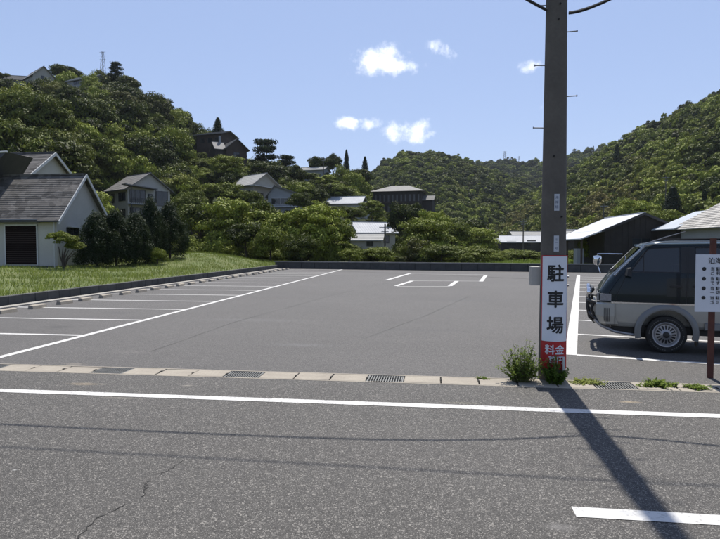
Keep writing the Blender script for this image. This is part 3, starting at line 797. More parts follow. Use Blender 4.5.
win(H12, -1.2, .9, 1.6, 1.2, -1, 'y', darktrim_m); win(H12, 1.8, .9, 1.2, 1.2, -1, 'y', darktrim_m)
gable_block(H12, -5.9, -3.45, -.8, 3.2, 2.6, 4.3, 'y', white_m, metalroof_m, .35, zb=-3); win(H12, -4.7, 2.4, .7, .9, -.8, 'y', darktrim_m, 0)
H13 = house('shed', 'low outbuilding with pale sloping roof left of the bright metal roof', 365, 247, 92, R(-10), 'shed')
gable_block(H13, -2.4, 2.6, 0, 3.2, 1.3, 2.2, 'x', cream_m, paleroof_m, .4, zb=-3); win(H13, .8, .2, 1, .8, 0, 'y', darktrim_m)
# --- timber inn
H14 = house('inn', 'large dark timber building with hipped roof and rows of tall narrow windows', 397, 216, 172, R(-14), 'building')
W2, D2, HE, HR = 7.3, 10.0, 7.4, 9.6
MB().box(-W2, W2, 0, D2, -6, HE).build('wall', darkw_m, H14)
m = MB(); o_ = 1.1; v = [(-W2 - o_, -o_, HE), (W2 + o_, -o_, HE), (W2 + o_, D2 + o_, HE), (-W2 - o_, D2 + o_, HE), (-2.6, D2 / 2, HR), (2.6, D2 / 2, HR)]
m.add(v, [(0, 1, 5, 4), (1, 2, 5), (2, 3, 4, 5), (3, 0, 4), (0, 3, 2, 1)]); m.build('roof', greyroof_m, H14)
for row, z in enumerate((1.0, 4.4)):
    for k in range(11): win(H14, -6.5 + k * 1.3, z, .42, 2.0, 0, 'y', brownw_m, 0, pane=mat('pale paper screen', (.11, .115, .12), rough=.4))
    MB().box(-W2 - .12, W2 + .12, -.14, -.004, z - .45, z - .2).build('beam', brownw_m, H14)
gable_block(H14, 7.35, 10.4, 2, 8, 5.0, 6.4, 'x', darkw_m, greyroof_m, .5, zb=-6)

# --- village roofs right of centre
def low_house(px, py, d, rz, w, dep, e, r_, roofm, label, wallm=cream_m, name='house'):
    h = house(name, label, px, py, d, rz); gable_block(h, -w / 2, w / 2, 0, dep, e, r_, 'x', wallm, roofm, .5, zb=-3)
    win(h, -w * .25, .8, w * .22, 1.1, 0, 'y', darktrim_m); win(h, w * .22, .7, w * .2, 1.4, 0, 'y', darktrim_m); return h
low_house(522, 249, 140, R(-12), 10, 6, 1.9, 3.4, metalroof_m, 'low house with long shining roof between the lot wall and the hills', darkw_m)
low_house(530, 245, 165, R(8), 9, 6, 2.2, 4.0, paleroof_m, 'pale roofed house rising just behind the long shining roof')
low_house(500, 247, 175, R(5), 6, 5, 1.6, 2.7, metalroof_m, 'tiny house with a bright roof left of the pole, far beyond the field', darkw_m)
low_house(572, 249, 122, R(-8), 9, 6, 2.4, 4.0, paleroof_m, 'low pale roofed house seen between pole and dark shed', darkw_m)
low_house(573, 240, 170, R(-8), 6.5, 5, 1.9, 3.2, metalroof_m, 'small bright roof behind the low house between pole and shed', darkw_m)
low_house(470, 249, 130, R(4), 6, 4, 1.5, 2.5, paleroof_m, 'low hut with a flat pale roof among the shrubs left of the long roof', brownw_m)
low_house(432, 249, 112, R(-10), 3.4, 3.6, 2.3, 3.3, paleroof_m, 'narrow hut half hidden by shrubs right of the inn', cream_m)

# --- dark timber shed on the right
S1 = empty('shed', P(604, 262, 51), 'dark timber shed with a white metal roof behind the van', 'shed', None, YAW + R(-4))
sheet_m = mat('white roof sheet', (.55, .56, .58), (.44, .45, .47), .6, .5, spec=.4)
gable_block(S1, 0, 6.6, 0, 9, 2.95, 4.35, 'y', darkw_m, sheet_m, .35, zb=-.6, bargeboard=darktrim_m)
sl = MB()
for k in range(13): sl.box(.02 + k * .508, .46 + k * .508, -.05, -.003, -.2, 2.9)
for q in range(13):
    b = MB().box(.02 + q * .508, .50 + q * .508, -.03 - .006 * (q % 2), -.003, -.3, 2.86 + (1.38 * (1 - abs(.26 + q * .508 - 3.3) / 3.3)) - .15)
    b.build('plank', darkw_m, S1)
win(S1, 3.2, .9, 1.5, 1.2, -.04, 'y', darktrim_m, 1)
m = MB(); m.prism([(-2.2, 2.1), (0.1, 2.98), (0.1, 2.86), (-2.2, 1.98)], 'y', -.3, 9.3); m.build('porch_roof', sheet_m, S1)
for yv in (.1, 4.5, 8.6): MB().box(-2.0, -1.86, yv, yv + .14, -.4, 2.1).build('porch_post', brownw_m, S1)
MB().box(-1.9, -1.3, 1.5, 2.6, -.4, 1.2).build('cupboard', greyw_m, S1)
# --- shingled house at the right edge
S2 = empty('house', P(731, 262, 40), 'house with pale shingle roof at the right edge behind the van', 'house', None, YAW + R(-3))
MB().box(0, 9.4, 0, 7.6, -.6, 2.6).build('wall', greyw_m, S2)
m = MB(); nc = 22; ze, zr = 2.45, 5.75
for k in range(nc):                          # stepped shingle courses on all four slopes
    t0, t1 = k / nc, (k + 1) / nc; i0, i1 = 4.25 * t0, 4.25 * t1
    za, zb3 = ze + (zr - ze) * t0, ze + (zr - ze) * t1
    def rc(i, z): return [(-.5 + i, -.5 + i, z), (9.9 - i, -.5 + i, z), (9.9 - i, 8.1 - i, z), (-.5 + i, 8.1 - i, z)]
    v = rc(i0, za - .01) + rc(i0, za + .05) + rc(i1, zb3 + .012)
    m.add(v, [(a_, (a_ + 1) % 4, (a_ + 1) % 4 + 4, a_ + 4) for a_ in range(4)] + [(a_ + 4, (a_ + 1) % 4 + 4, (a_ + 1) % 4 + 8, a_ + 8) for a_ in range(4)])
rf = m.build('roof', slate2_m, S2)
MB().box(3.6, 5.8, 3.68, 3.92, 5.70, 5.86).build('ridge_cap', slate2_m, rf)
MB().box(-.58, 9.98, -.6, -.5, 2.36, 2.48).build('gutter', trim_m, S2)
win(S2, 2.2, .8, 1.8, 1.3, 0, 'y', darktrim_m); win(S2, 6, .8, 1.8, 1.3, 0, 'y', darktrim_m)
S3 = empty('shed', P(676, 262, 47), 'low lean-to with a pale blue sheet roof between dark shed and shingled house', 'shed', None, YAW)
MB().box(0, 4.2, 0, 3, -.6, 2.7).build('wall', darkw_m, S3)
m = MB(); m.prism([(-.4, 2.75), (3.4, 4.35), (3.4, 4.25), (-.4, 2.65)], 'y', -.3, 3.3); m.build('roof', mat('pale blue sheet', (.36, .39, .43), (.30, .33, .36), 1, .5), S3)

# ------------------------------------------------------------------ forests
for q in [(113, 172, 180, 212, 95), (212, 168, 274, 204, 118), (266, 184, 300, 206, 112), (196, 126, 222, 150, 158), (222, 138, 250, 163, 150), (40, 60, 60, 76, 172),
          (66, 70, 94, 78, 170), (8, 70, 32, 77, 174), (301, 160, 321, 167, 165), (330, 195, 366, 213, 128), (356, 218, 402, 246, 100), (372, 182, 424, 210, 172),
          (584, 214, 600, 250, 60)]: KEEP_OUT.append(q)
forest('forest', LEFT, 6.5, 1.6, 2300, ng_mid, 'dense evergreen wood covering the left hill', 5, 3.3, nround=6, pxr=(-230, 470), lift=.6, tint_mean=.23)
forest('undergrowth', LEFT, 6.5, 1.6, 3200, ng_mid, 'low scrub between the houses on the left slope', 15, 1.15, nround=6, pxr=(-60, 470), lift=.5, tint_mean=.3)
forest('forest', MID, 3, 3, 6500, ng_far, 'distant wood on the rounded middle hill', 6, 2.9, nround=5, ncon=0, tint_mean=.30, lift=.6)
forest('forest', BACK, 4, 3, 5000, ng_far, 'farthest wood along the low ridge behind the pole', 8, 4.2, nround=5, tmax=1.04, tint_mean=.2, lift=.6)
def rwarm(px, t, r):
    return (.85 * math.exp(-(((px - 605) / 42) ** 2 + ((t - .17) / .12) ** 2)) + .7 * math.exp(-(((px - 518) / 20) ** 2 + ((t - .3) / .3) ** 2))) * (r.uniform() < .6)
forest('forest', RIGHT, 4.5, 2.5, 10000, ng_far, 'sunlit wood climbing the right hill', 9, 2.8, lift=.6, pxr=(440, 1000), nround=5, wfun=rwarm, tint_mean=.45)

# ------------------------------------------------------------------ single trees
def trunk_mesh(name, h, r0, clumps, cz, cr, seed, bend=.05):
    rr = random.Random(seed); m = MB()
    top = Vector((rr.uniform(-bend, bend) * h, rr.uniform(-bend, bend) * h, h))
    pts = [Vector((0, 0, -.3)).lerp(top, t) + Vector((rr.uniform(-1, 1), rr.uniform(-1, 1), 0)) * .015 * h * (1 if 0 < t < 1 else 0) for t in (0, .25, .5, .75, 1)]
    m.tube(pts, [r0 * 1.25, r0, r0 * .8, r0 * .55, r0 * .25], 7)
    for (c, q) in clumps[:9]:
        e = Vector((c[0] * cr[0], c[1] * cr[0], cz + c[2] * cr[1])); s = pts[0].lerp(top, rr.uniform(.35, .75))
        m.tube([s, s.lerp(e, .5) + Vector((0, 0, -.04 * h)), e], [r0 * .42, r0 * .26, r0 * .1], 5)
    return m.mesh(name, bark_m, True)
TREE = {}
def tree_kind(k):
    if k in TREE: return TREE[k]
    shape, ncl, nl, leaf, m, zsq = {'broad': ('round', 60, 220, .058, leaf_obj, .9), 'broad2': ('round', 52, 240, .058, leaf_obj, 1.05), 'wide': ('wide', 64, 200, .058, leaf_obj, 1.0),
        'pine': ('pine', 56, 120, .06, needle_m, 1), 'cedar': ('cone', 90, 75, .055, needle_m, 1), 'flame': ('flame', 150, 150, .040, needle_m, 1),
        'shrub': ('round', 44, 190, .055, leaf_obj, .9)}[k]
    me, cl = crown('crown', 200 + len(TREE) * 7, ncl, nl, shape, zsq, leaf, m)
    TREE[k] = (me, cl); return TREE[k]
TRM = {}
def tree(label, px, py, d, h, w, kind, tint=.5, warm=0.0, name='tree', group=None, cat='tree', base_z=None, trunk=.14):
    """a tree h metres tall and w wide whose foot is at the pixel, d metres deep"""
    b = P(px, py, d)
    if base_z is not None: b.z = base_z
    o = empty(name, b, label, cat, group, random.uniform(0, 6.28))
    me, cl = tree_kind(kind)
    if kind in ('cedar', 'flame', 'pine'): cz, rz_ = h * .54, h * .46
    elif kind == 'shrub': rz_ = h / 1.45; cz = h - rz_
    else: rz_ = h * (1 - trunk) / 1.75; cz = h - rz_
    wx = w / 2 * (2.2 if kind == 'cedar' else 1)
    c = link('crown', me, o, (0, 0, cz)); c.scale = (wx, wx, rz_); c.color = (tint, warm, 0, 1)
    t = trunk_mesh('trunk', h * .75, max(.05, h * .02), cl, cz, (wx, rz_), int(px * 7 + py))
    link('trunk', t, o)
    return o
TR = [
 ('dark tree between the white house gable and the two storey house', 93, 234, 84, 6.0, 5.5, 'broad', .05),
 ('leafy tree right of the two storey house', 192, 232, 88, 7.0, 6.0, 'broad2', .4),
 ('leafy tree covering the wall below the small skyline roof', 310, 186, 160, 4.2, 6.5, 'broad', .3),
 ('low rounded green bush at the left end of the far wall', 214, 259, 60, 2.6, 4.2, 'shrub', .55),
 ('dark leafy tree rising from the grass bank left of the far wall', 200, 258, 66, 7.6, 6.5, 'broad', .2),
 ('spreading mid-green tree behind the left corner of the far wall', 232, 262, 62, 7.4, 7.4, 'wide', .75),
 ('bushy tree below the broad grey roof', 258, 262, 66, 7.8, 6.4, 'broad2', .3),
 ('short dark tree in front of the bushy tree below the broad grey roof', 246, 262, 56, 4.6, 4.6, 'broad', .02),
 ('leafy tree below the wide-windowed white house', 287, 262, 63, 6.6, 6.2, 'broad', .85),
 ('brownish twiggy shrub behind the wall under the white gable', 271, 262, 54, 4.2, 4.0, 'shrub', .45),
 ('bright spreading tree behind the middle of the left wall stretch', 314, 262, 60, 6.4, 6.8, 'wide', .95),
 ('low dark bush hugging the wall left of the small outbuilding', 302, 262, 53, 3.2, 4.0, 'shrub', .1),
 ('round green tree left of the pale outbuilding', 334, 262, 62, 5.2, 5.0, 'broad2', .62),
 ('small bush in front of the pale outbuilding', 350, 262, 54, 1.6, 2.6, 'shrub', .55),
 ('low bush hiding the foot of the bright metal roofed house', 377, 262, 58, 1.9, 4.0, 'shrub', .5),
 ('reddish green tree under the small shining roof', 334, 226, 112, 4.6, 6.2, 'broad', .35),
 ('dark round tree beside the small shining roof', 352, 228, 108, 4.6, 5.6, 'broad2', .3),
 ('pale green tree between the shining roof and the inn', 372, 222, 118, 4.8, 5.8, 'wide', .6),
 ('tall dark tree standing before the inn', 405, 256, 90, 9.4, 6.4, 'broad2', .02),
 ('slim dark tree by the right corner of the inn', 412, 262, 72, 5.0, 3.6, 'broad', .06),
 ('bright yellow-green tree right of the inn', 432, 258, 88, 8.2, 6.0, 'broad2', 1.0),
 ('wide mid-green tree right of the inn behind the wall', 426, 262, 66, 5.4, 7.0, 'wide', .6),
 ('round dark tree in the middle of the central grove', 452, 260, 84, 6.6, 6.4, 'broad', .35),
 ('yellowish tree at the right end of the central grove', 478, 258, 98, 5.6, 7.4, 'wide', .85),
 ('low bush behind the wall at the right end of the central grove', 470, 262, 62, 2.2, 6.0, 'shrub', .42),
 ('dark bush behind the wall left of the central grove', 441, 262, 58, 2.2, 4.2, 'shrub', .2),
 ('low clipped green bush just left of the concrete pole', 524, 262, 72, 1.9, 5.0, 'shrub', .4),
 ('leafy bush right of the pole before the dark shed', 588, 262, 56, 2.8, 2.4, 'shrub', .7),
 ('low bush between pole and dark shed', 572, 262, 62, 1.6, 3.4, 'shrub', .5),
 ('tall dark pine with layered crown on the skyline', 266, 188, 148, 13.2, 11.5, 'pine', .1),
 ('second dark pine right of the tallest pine', 286, 190, 150, 9.5, 8.5, 'pine', .2),
 ('dark broad tree crowded under the tall layered pine', 262, 190, 144, 8.5, 9.0, 'broad', .0),
 ('dark broad tree under the second pine, right of the tall pine', 292, 192, 146, 7.5, 8.0, 'broad2', .05),
 ('yellow-green small tree on the slope below the skyline pole', 327, 188, 150, 3.6, 6.0, 'wide', 1.0),
 ('pointed cypress spire on the central skyline', 346.5, 176, 178, 8.0, 2.0, 'cedar', .1),
 ('thin dark conifer left of the timber inn', 365, 184, 176, 8.2, 2.6, 'cedar', .2),
 ('dark round tree on the skyline left of the cypress spire', 317, 178, 170, 7.4, 6.0, 'broad', .02),
 ('broad dark tree on the skyline next to the cypress spire', 333, 182, 172, 9.0, 7.5, 'broad2', .05),
 ('dark tree below the thin conifer beside the inn', 361, 192, 170, 8.0, 8.0, 'broad', .03),
 ('airy conifer beside the dark flat-eaved hillside house', 218, 136, 166, 5.2, 3.0, 'cedar', .5),
 ('dark pine on the crest of the left hill beside the steel mast', 116, 88, 172, 8.0, 6.5, 'pine', .4),
 ('dark bushy tree behind the crest gable house', 62, 84, 184, 7.0, 8.0, 'broad', .1),
 ('round dark tree behind the pale low crest house', 72, 84, 186, 5.6, 7.0, 'broad2', .1),
 ('dark tree filling the far left end of the crest', 4, 86, 176, 4.6, 5.0, 'broad', .08),
 ('leafy tree in front of the broad grey roof house', 251, 214, 108, 5.2, 5.0, 'broad', .25),
 ('dark tree in front of the wide-windowed white house', 300, 220, 100, 5.6, 5.0, 'broad', .12),
 ('mottled olive tree left of the broad grey roof', 222, 214, 104, 6.6, 9.0, 'broad', .55),
 ('light green tree above the broad grey roof', 228, 182, 130, 6.4, 9.5, 'wide', .75),
 ('dark conifer on the lower right hillside', 672, 236, 130, 11.0, 5.0, 'cedar', .05),
 ('dark tree standing alone on the right hillside', 648, 218, 150, 7.0, 5.0, 'broad', .1),
 ('bright green tree above the shed roof', 636, 240, 108, 8.5, 9.0, 'broad2', .95),
 ('olive tree right of the shed roof', 664, 246, 100, 7.6, 8.0, 'broad', .55),
 ('tall dark tree among the shrubs right of the inn', 420, 262, 100, 5.6, 4.5, 'broad', .1),
]
for t in TR: tree(*t)
# dark slim tree trunks and undergrowth behind the wall
r = np.random.default_rng(21); pts, sc, kd, ti, wa = [], [], [], [], []
for _ in range(430):
    px = r.uniform(150, 500); d = r.uniform(58, 92)
    if (352 < px < 405 and d < 100): s = r.uniform(.5, 1.0)
    else: s = r.uniform(.8, 2.2)
    if 440 < px: s *= .45
    p = P(px, 247, d); p.z = s * .4
    if p.x > -13.4 and (p.y - WA.y) < (p.x - WA.x) * math.tan(wang) + 3: continue
    if p.x <= -13.0 and p.y < 54: continue
    pts.append(tuple(p)); sc.append((s, s, s * r.uniform(.8, 1.4))); kd.append(r.integers(0, 6)); ti.append(np.clip(r.normal(.35, .42), 0, 1)); wa.append(max(0, r.normal(-.1, .15)))
for _ in range(420):                        # low scrub around the fields
    px = r.uniform(440, 760); d = r.uniform(75, 210); s = r.uniform(.6, 1.5) * (1 + (d > 140) * .8)
    if px > 540 and d < 62: continue
    if 490 < px < 600 and 100 < d < 150 : s *= .5
    p = P(px, 247, d); p.z = s * .3
    pts.append(tuple(p)); sc.append((s, s, s * .7)); kd.append(r.integers(0, 6)); ti.append(np.clip(r.normal(.5, .3), 0, 1)); wa.append(max(0, r.normal(-.05, .2)))
wood('undergrowth', pts, sc, kd, ti, wa, ng_mid, 'mixed low undergrowth behind the far wall', 22)
def field_samp(r, n):
    px = r.uniform(430, 620, n); d = r.uniform(47, 105, n)
    q = [P(a, 247, b) for a, b in zip(px, d)]
    return np.array([(p.x, p.y, -.06) for p in q if (p.y - WA.y) > (p.x - WA.x) * math.tan(wang) + .6])
blades(16000, field_samp, .15, .5, .06, 'grass', 'bright field grass beyond the far wall, left and right of the pole', grass_m, 31, (.6, .08))

# junipers and topiary in front of the white house
def yard_plant(label, px, py, d, h, w, kind, tint, name, cat):
    b = P(px, py, d); return tree(label, px, py, d, h, w, kind, tint, 0, name, None, cat, yard_h(b.x, b.y), .06)
yard_plant('dark juniper nearest the white house, half covering its gable wall', 97, 270, 34.5, 2.9, 2.9, 'flame', .2, 'juniper', 'shrub')
yard_plant('tall dark juniper, second from the white house', 116, 270, 35.5, 3.1, 2.9, 'flame', .1, 'juniper', 'shrub')
yard_plant('dark juniper, third from the white house', 136, 269, 36.5, 2.9, 2.8, 'flame', .3, 'juniper', 'shrub')
yard_plant('tallest pointed juniper before the two storey house', 151, 269, 38, 3.75, 2.4, 'flame', .15, 'juniper', 'shrub')
yard_plant('dark juniper farthest from the white house', 170, 268, 40, 3.5, 3.0, 'flame', .25, 'juniper', 'shrub')
yard_plant('small green bush at the foot of the farthest juniper', 158, 268, 36.5, 1.3, 1.3, 'shrub', .55, 'bush', 'shrub')
# topiary: several leaning stems under a flat clipped head
tb = P(64, 270, 32.4); tb.z = yard_h(tb.x, tb.y)
tp = empty('topiary_tree', tb, 'clipped topiary with a slanting flat head on several bare stems', 'shrub', None, YAW)
m = MB(); rr = random.Random(5)
for k in range(7):
    e = Vector((-.35 + k * .19 + rr.uniform(-.05, .05), rr.uniform(-.25, .25), 1.25 - k * .05))
    m.tube([(rr.uniform(-.06, .06), rr.uniform(-.06, .06), -.1), e * .45 + Vector((-.08, 0, .1)), e], [.05, .04, .02], 6)
m.build('stem', bark_m, tp, True)
me, _ = crown('crown', 333, 60, 130, 'round', .8, .075, leaf_obj)
for (x, z, sx, sz, t) in ((-.30, 1.72, .66, .52, .6), (.22, 1.55, .72, .56, .45), (.66, 1.20, .58, .50, .4)):
    c = link('crown', me, tp, (x, 0, z)); c.scale = (sx, sx * .95, sz); c.color = (t, 0, 0, 1); c.rotation_euler = (0, 0, x * 9)

# ------------------------------------------------------------------ utility pole with sign
PX, PY = 1.60, 7.99
pole = empty('utility_pole', (PX, PY, 0), 'tall concrete utility pole with climbing bolts at the lot entrance', 'utility pole')
def prad(z): return .178 - .0085 * z
m = MB(); m.tube([(0, 0, z) for z in (-.3, 0, 3, 6, 9, 12)], [prad(z) for z in (-.3, 0, 3, 6, 9, 12)], 32); m.build('shaft', pole_m, pole, True)
for i, z in enumerate((3.40, 3.81, 4.23, 4.66, 5.02, 5.45, 5.9, 6.35, 6.8, 7.25, 7.7, 8.15, 8.6)):
    s = -1 if i % 2 == 0 else 1; rr_ = prad(z)
    b = MB(); b.tube([(s * (rr_ - .02), 0, z), (s * (rr_ + .135), 0, z + .006)], .008, 8); b.tube([(s * (rr_ + .13), 0, z - .006), (s * (rr_ + .13), 0, z + .018)], .009, 8)
    b.build('climbing_bolt', steel_m, pole, True)
for z in (5.9, 7.2, 9.6): MB().lathe([(prad(z) + .012, z - .03), (prad(z) + .012, z + .03)], (0, 0, 0), 'z', 32).build('band', steel_m, pole, True)
for z, n_ in ((10.6, 0), (11.4, 0)):
    MB().box(-.9, .9, -.26, -.17, z - .04, z + .05).build('crossarm', steel_m, pole)
    for x in (-.75, 0, .75): MB().lathe([(.03, z + .05), (.055, z + .08), (.04, z + .13), (.055, z + .17), (.02, z + .22)], (x, -.215, 0), 'z', 14).build('insulator', trim_m, pole, True)
for (dx, z) in ((.02, 4.98), (.0, 4.78), (-.04, 3.0), (.07, 2.2)): MB().lathe([(.012, -prad(z) - .012), (.012, -prad(z) + .02)], (dx, 0, z), 'y', 10).build('bolt_hole', black_m, pole)
for z in (1.40, 1.28): MB().tube([(prad(z) - .01, 0, z), (prad(z) + .04, 0, z)], .013, 8).build('band_bolt', steel_m, pole)
MB().box(-.285, -.165, -.02, .18, 1.28, 1.53).build('meter_box', mat('beige meter box', (.42, .40, .36), (.36, .34, .3), 5, .6), pole)
label_m = mat('pale label plate', (.50, .52, .55), rough=.5); ink_m = mat('black ink', (.012, .012, .013), rough=.5)
blue_m = mat('blue grey ink', (.10, .13, .2), rough=.5)
def curved(x0, x1, z0, z1, r, n=14):
    m = MB(); v = []
    for i in range(n + 1):
        a = (x0 + (x1 - x0) * i / n) / r; v += [(math.sin(a) * r, -math.cos(a) * r, z0), (math.sin(a) * r, -math.cos(a) * r, z1)]
        v += [(math.sin(a) * (r - .004), -math.cos(a) * (r - .004), z0), (math.sin(a) * (r - .004), -math.cos(a) * (r - .004), z1)]
    f = []
    for i in range(n):
        a = i * 4; b = a + 4
        f += [(a, b, b + 1, a + 1), (a + 2, a + 3, b + 3, b + 2), (a + 1, b + 1, b + 3, a + 3), (a, a + 2, b + 2, b)]
    f += [(0, 1, 3, 2), (n * 4, n * 4 + 2, n * 4 + 3, n * 4 + 1)]
    return m.add(v, f)
TXT = {}
def text_verts(s, size, bold=0.0):
    cu = bpy.data.curves.new('t', 'FONT'); cu.body = s; cu.size = size; cu.align_x = 'CENTER'; cu.align_y = 'CENTER'; cu.offset = bold; cu.resolution_u = 3
    ob = bpy.data.objects.new('t', cu); COL.objects.link(ob)
    dg = bpy.context.evaluated_depsgraph_get(); me = bpy.data.meshes.new_from_object(ob.evaluated_get(dg))
    bpy.data.objects.remove(ob); bpy.data.curves.remove(cu)
    return me
def glyph(s, size, m, name, parent, cx, cz, r=None, y=0.0, bold=0.0, sx=1.0):
    if bold:
        out = None
        for k, (ox, oz) in enumerate(((0, 0), (bold, 0), (-bold, 0), (0, bold), (0, -bold), (bold * .7, bold * .7), (-bold * .7, -bold * .7))):
            o = glyph(s, size, m, name, None, cx + ox, cz + oz, (r + .00025 * k) if r else None, y - .00025 * k, 0.0, sx)
            if out is None: out = bmesh.new()
            out.from_mesh(o.data); me = o.data; bpy.data.objects.remove(o); bpy.data.meshes.remove(me)
        me = bpy.data.meshes.new(name); out.to_mesh(me); out.free(); me.materials.append(m)
        return link(name, me, parent)
    """flat lettering standing in the x-z plane, or bent round the pole when r is given"""
    me = text_verts(s, size, bold)
    bm = bmesh.new(); bm.from_mesh(me); bpy.data.meshes.remove(me)
    if bm.verts:
        xs = [v.co.x for v in bm.verts]; ys = [v.co.y for v in bm.verts]
        mx, my = (min(xs) + max(xs)) / 2, (min(ys) + max(ys)) / 2
        for v in bm.verts: v.co.x = (v.co.x - mx) * sx; v.co.y -= my
        if r:
            k = -.16
            while k < .16:
                bmesh.ops.bisect_plane(bm, geom=bm.verts[:] + bm.edges[:] + bm.faces[:], plane_co=(k, 0, 0), plane_no=(1, 0, 0)); k += .016
        for v in bm.verts:
            if r: a = (v.co.x + cx) / r; v.co = (math.sin(a) * r, -math.cos(a) * r, v.co.y + cz)
            else: v.co = (v.co.x + cx, y, v.co.y + cz)
    me = bpy.data.meshes.new(name); bm.to_mesh(me); bm.free(); me.materials.append(m)
    return link(name, me, parent)
# label plates
for (z0, z1, tx) in ((2.28, 2.50, '泊支'), (1.74, 1.95, '泊')):
    rp = prad((z0 + z1) / 2) + .008
    pl = curved(-.028, .038, z0, z1, rp, 4).build('label_plate', label_m, pole)
    for k in range(4): MB().box(0, .001, 0, .001, 0, .001)
    for k, ch in enumerate(('海', '岸', '線') if z0 > 2 else ('泊', '二', '号')):
        glyph(ch, .045, blue_m, 'lettering', pl, .005, z1 - .045 - k * .062, r=rp + .002)
# the car park sign wrapped round the pole
sg = empty('car_park_sign', (PX, PY, 0), 'white car park sign with red lower panel wrapped round the utility pole', 'sign')
RS = .192
signw_m = mat('white sign sheet', (.66, .68, .72), (.6, .62, .66), 3, .4); red_m = mat('sign red', (.42, .018, .022), (.34, .015, .02), 3, .45)
curved(-.205, .205, .17, 1.69, RS, 24).build('backing', red_m, sg)
curved(-.185, .185, .545, 1.675, RS + .004, 24).build('white_panel', signw_m, sg)
for ch, z in (('駐', 1.455), ('車', 1.110), ('場', .765)): glyph(ch, .235, ink_m, 'lettering', sg, 0, z, r=RS + .007, bold=.006)
glyph('料金', .135, signw_m, 'lettering', sg, 0, .435, r=RS + .003, bold=.003)
glyph('百円', .105, signw_m, 'lettering', sg, .02, .295, r=RS + .003, bold=.003)
MB().box(.10, .128, -RS - .012, -RS + .03, .02, .34).build('steel_strap', trim_m, sg)

# cables
def cable(name, pts, r_, label, cat='cable', n=6):
    m = MB(); m.tube(pts, r_, n); return tag(m.build(name, wire_m, None, True), label, cat, 'cables on the utility pole')
def comm(side, z0=4.86, rise=1.05, lam=.85, ex=1.2, y=0.0, L_=40, sag=.35):
    pts = []
    for k in range(60):
        s = (k / 59) ** 2 * L_; u = s / L_
        z = z0 + rise * (1 - math.exp(-(s / lam) ** ex)) - sag * 4 * u * (1 - u) + .1 * u
        pts.append((PX + side * (prad(z0) + s), PY - .10 + y, z))
    return pts
cable('cable', comm(-1, 4.92, 1.0, 1.2, 1.15), .019, 'thick black cable curving up from the left side of the pole')
cable('cable', comm(1, 4.87, 1.0, 1.5, 1.6), .021, 'thick black cable curving up from the right side of the pole')
for (z, r_, dy, w_) in ((6.75, .006, -.12, 'lower'), (7.3, .007, .15, 'upper')):
    pts = [(PX + x, PY - .2 + dy, z - .3 * (1 - ((abs(x) - 15) / 15) ** 2)) for x in np.linspace(-30, 30, 41)]
    cable('cable', pts, r_, f'thin {w_} cable passing the pole high above the road')
for k, x in enumerate((-.75, 0, .75)):
    pts = [(PX + q, PY - .215 + x * .5, 11.66 - .5 * (1 - ((abs(q) - 20) / 20) ** 2)) for q in np.linspace(-40, 40, 33)]
    cable('power_line', pts, .008, f'power line on the top crossarm, {ORD[k]} from the road')

# weeds at the foot of the pole
def weed(name, loc, label, h, spread, nst, nlf, seed, tint, warm=.0, leaf=.035, cat='weed'):
    rr = random.Random(seed); r = np.random.default_rng(seed)
    o = empty(name, loc, label, cat); m = MB(); C, Nn, S, V = [], [], [], []
    for k in range(nst):
        a = rr.uniform(0, 6.28); q = rr.uniform(0, 1) ** .7 * spread; hh = h * rr.uniform(.35, 1) * (1.1 - .5 * q / spread)
        b = Vector((math.cos(a) * q * .35, math.sin(a) * q * .25, 0)); e = Vector((math.cos(a) * q * 1.2, math.sin(a) * q * .8, hh)); c_ = b.lerp(e, .5) + Vector((0, 0, .06 * hh))
        m.tube([b, c_, e], [.004, .003, .0015], 4)
        for i in range(nlf):
            t = rr.uniform(.08, 1) ** .8; p = b.lerp(c_, t * 2) if t < .5 else c_.lerp(e, t * 2 - 1)
            d = Vector((rr.gauss(0, 1), rr.gauss(0, 1), rr.gauss(0, .5))).normalized()
            C.append(tuple(p + d * leaf * .7)); Nn.append((d.x * .4 + rr.gauss(0, .4), d.y * .4 + rr.gauss(0, .4), 1 + rr.gauss(0, .4))); S.append(leaf * rr.uniform(.5, 1.2) * (1.25 - .6 * t)); V.append(min(1, max(0, rr.gauss(.5, .25) + (.25 if t > .85 else 0))))
    m.build('stem', mat('weed stems', (.10, .11, .04)), o, True)
    me = leaf_mesh('foliage', np.array(C), np.array(Nn), np.array(S), grass_m, seed, np.array(V), 2.2)
    f = link('foliage', me, o); f.color = (tint, warm, 0, 1); return o
weed('weed_clump', G(522, 382), 'bushy wild weed clump left of the sign pole', .60, .30, 85, 22, 41, .30, .12, .030)
weed('weed_clump', Vector((PX - .02, PY - .28, 0)), 'dark weed clump in front of the red sign panel', .42, .17, 44, 24, 42, .0, .0, .032)
weed('weed_clump', G(657, 386.5, .0), 'low green weed on the drain covers in front of the van wheel', .10, .24, 30, 14, 43, .4, .1, .04)
weed('weed_clump', G(697, 389), 'small weed on the drain covers by the rusty sign post', .06, .16, 22, 12, 44, .35, .1, .035)
weed('weed_clump', G(588, 383), 'flat yellowish weeds right of the pole foot', .05, .26, 36, 12, 45, .8, .35, .03)
weed('weed_clump', G(483, 379), 'tiny flat weed on the drain covers left of the bushy clump', .035, .1, 14, 10, 46, .3, .1, .022)

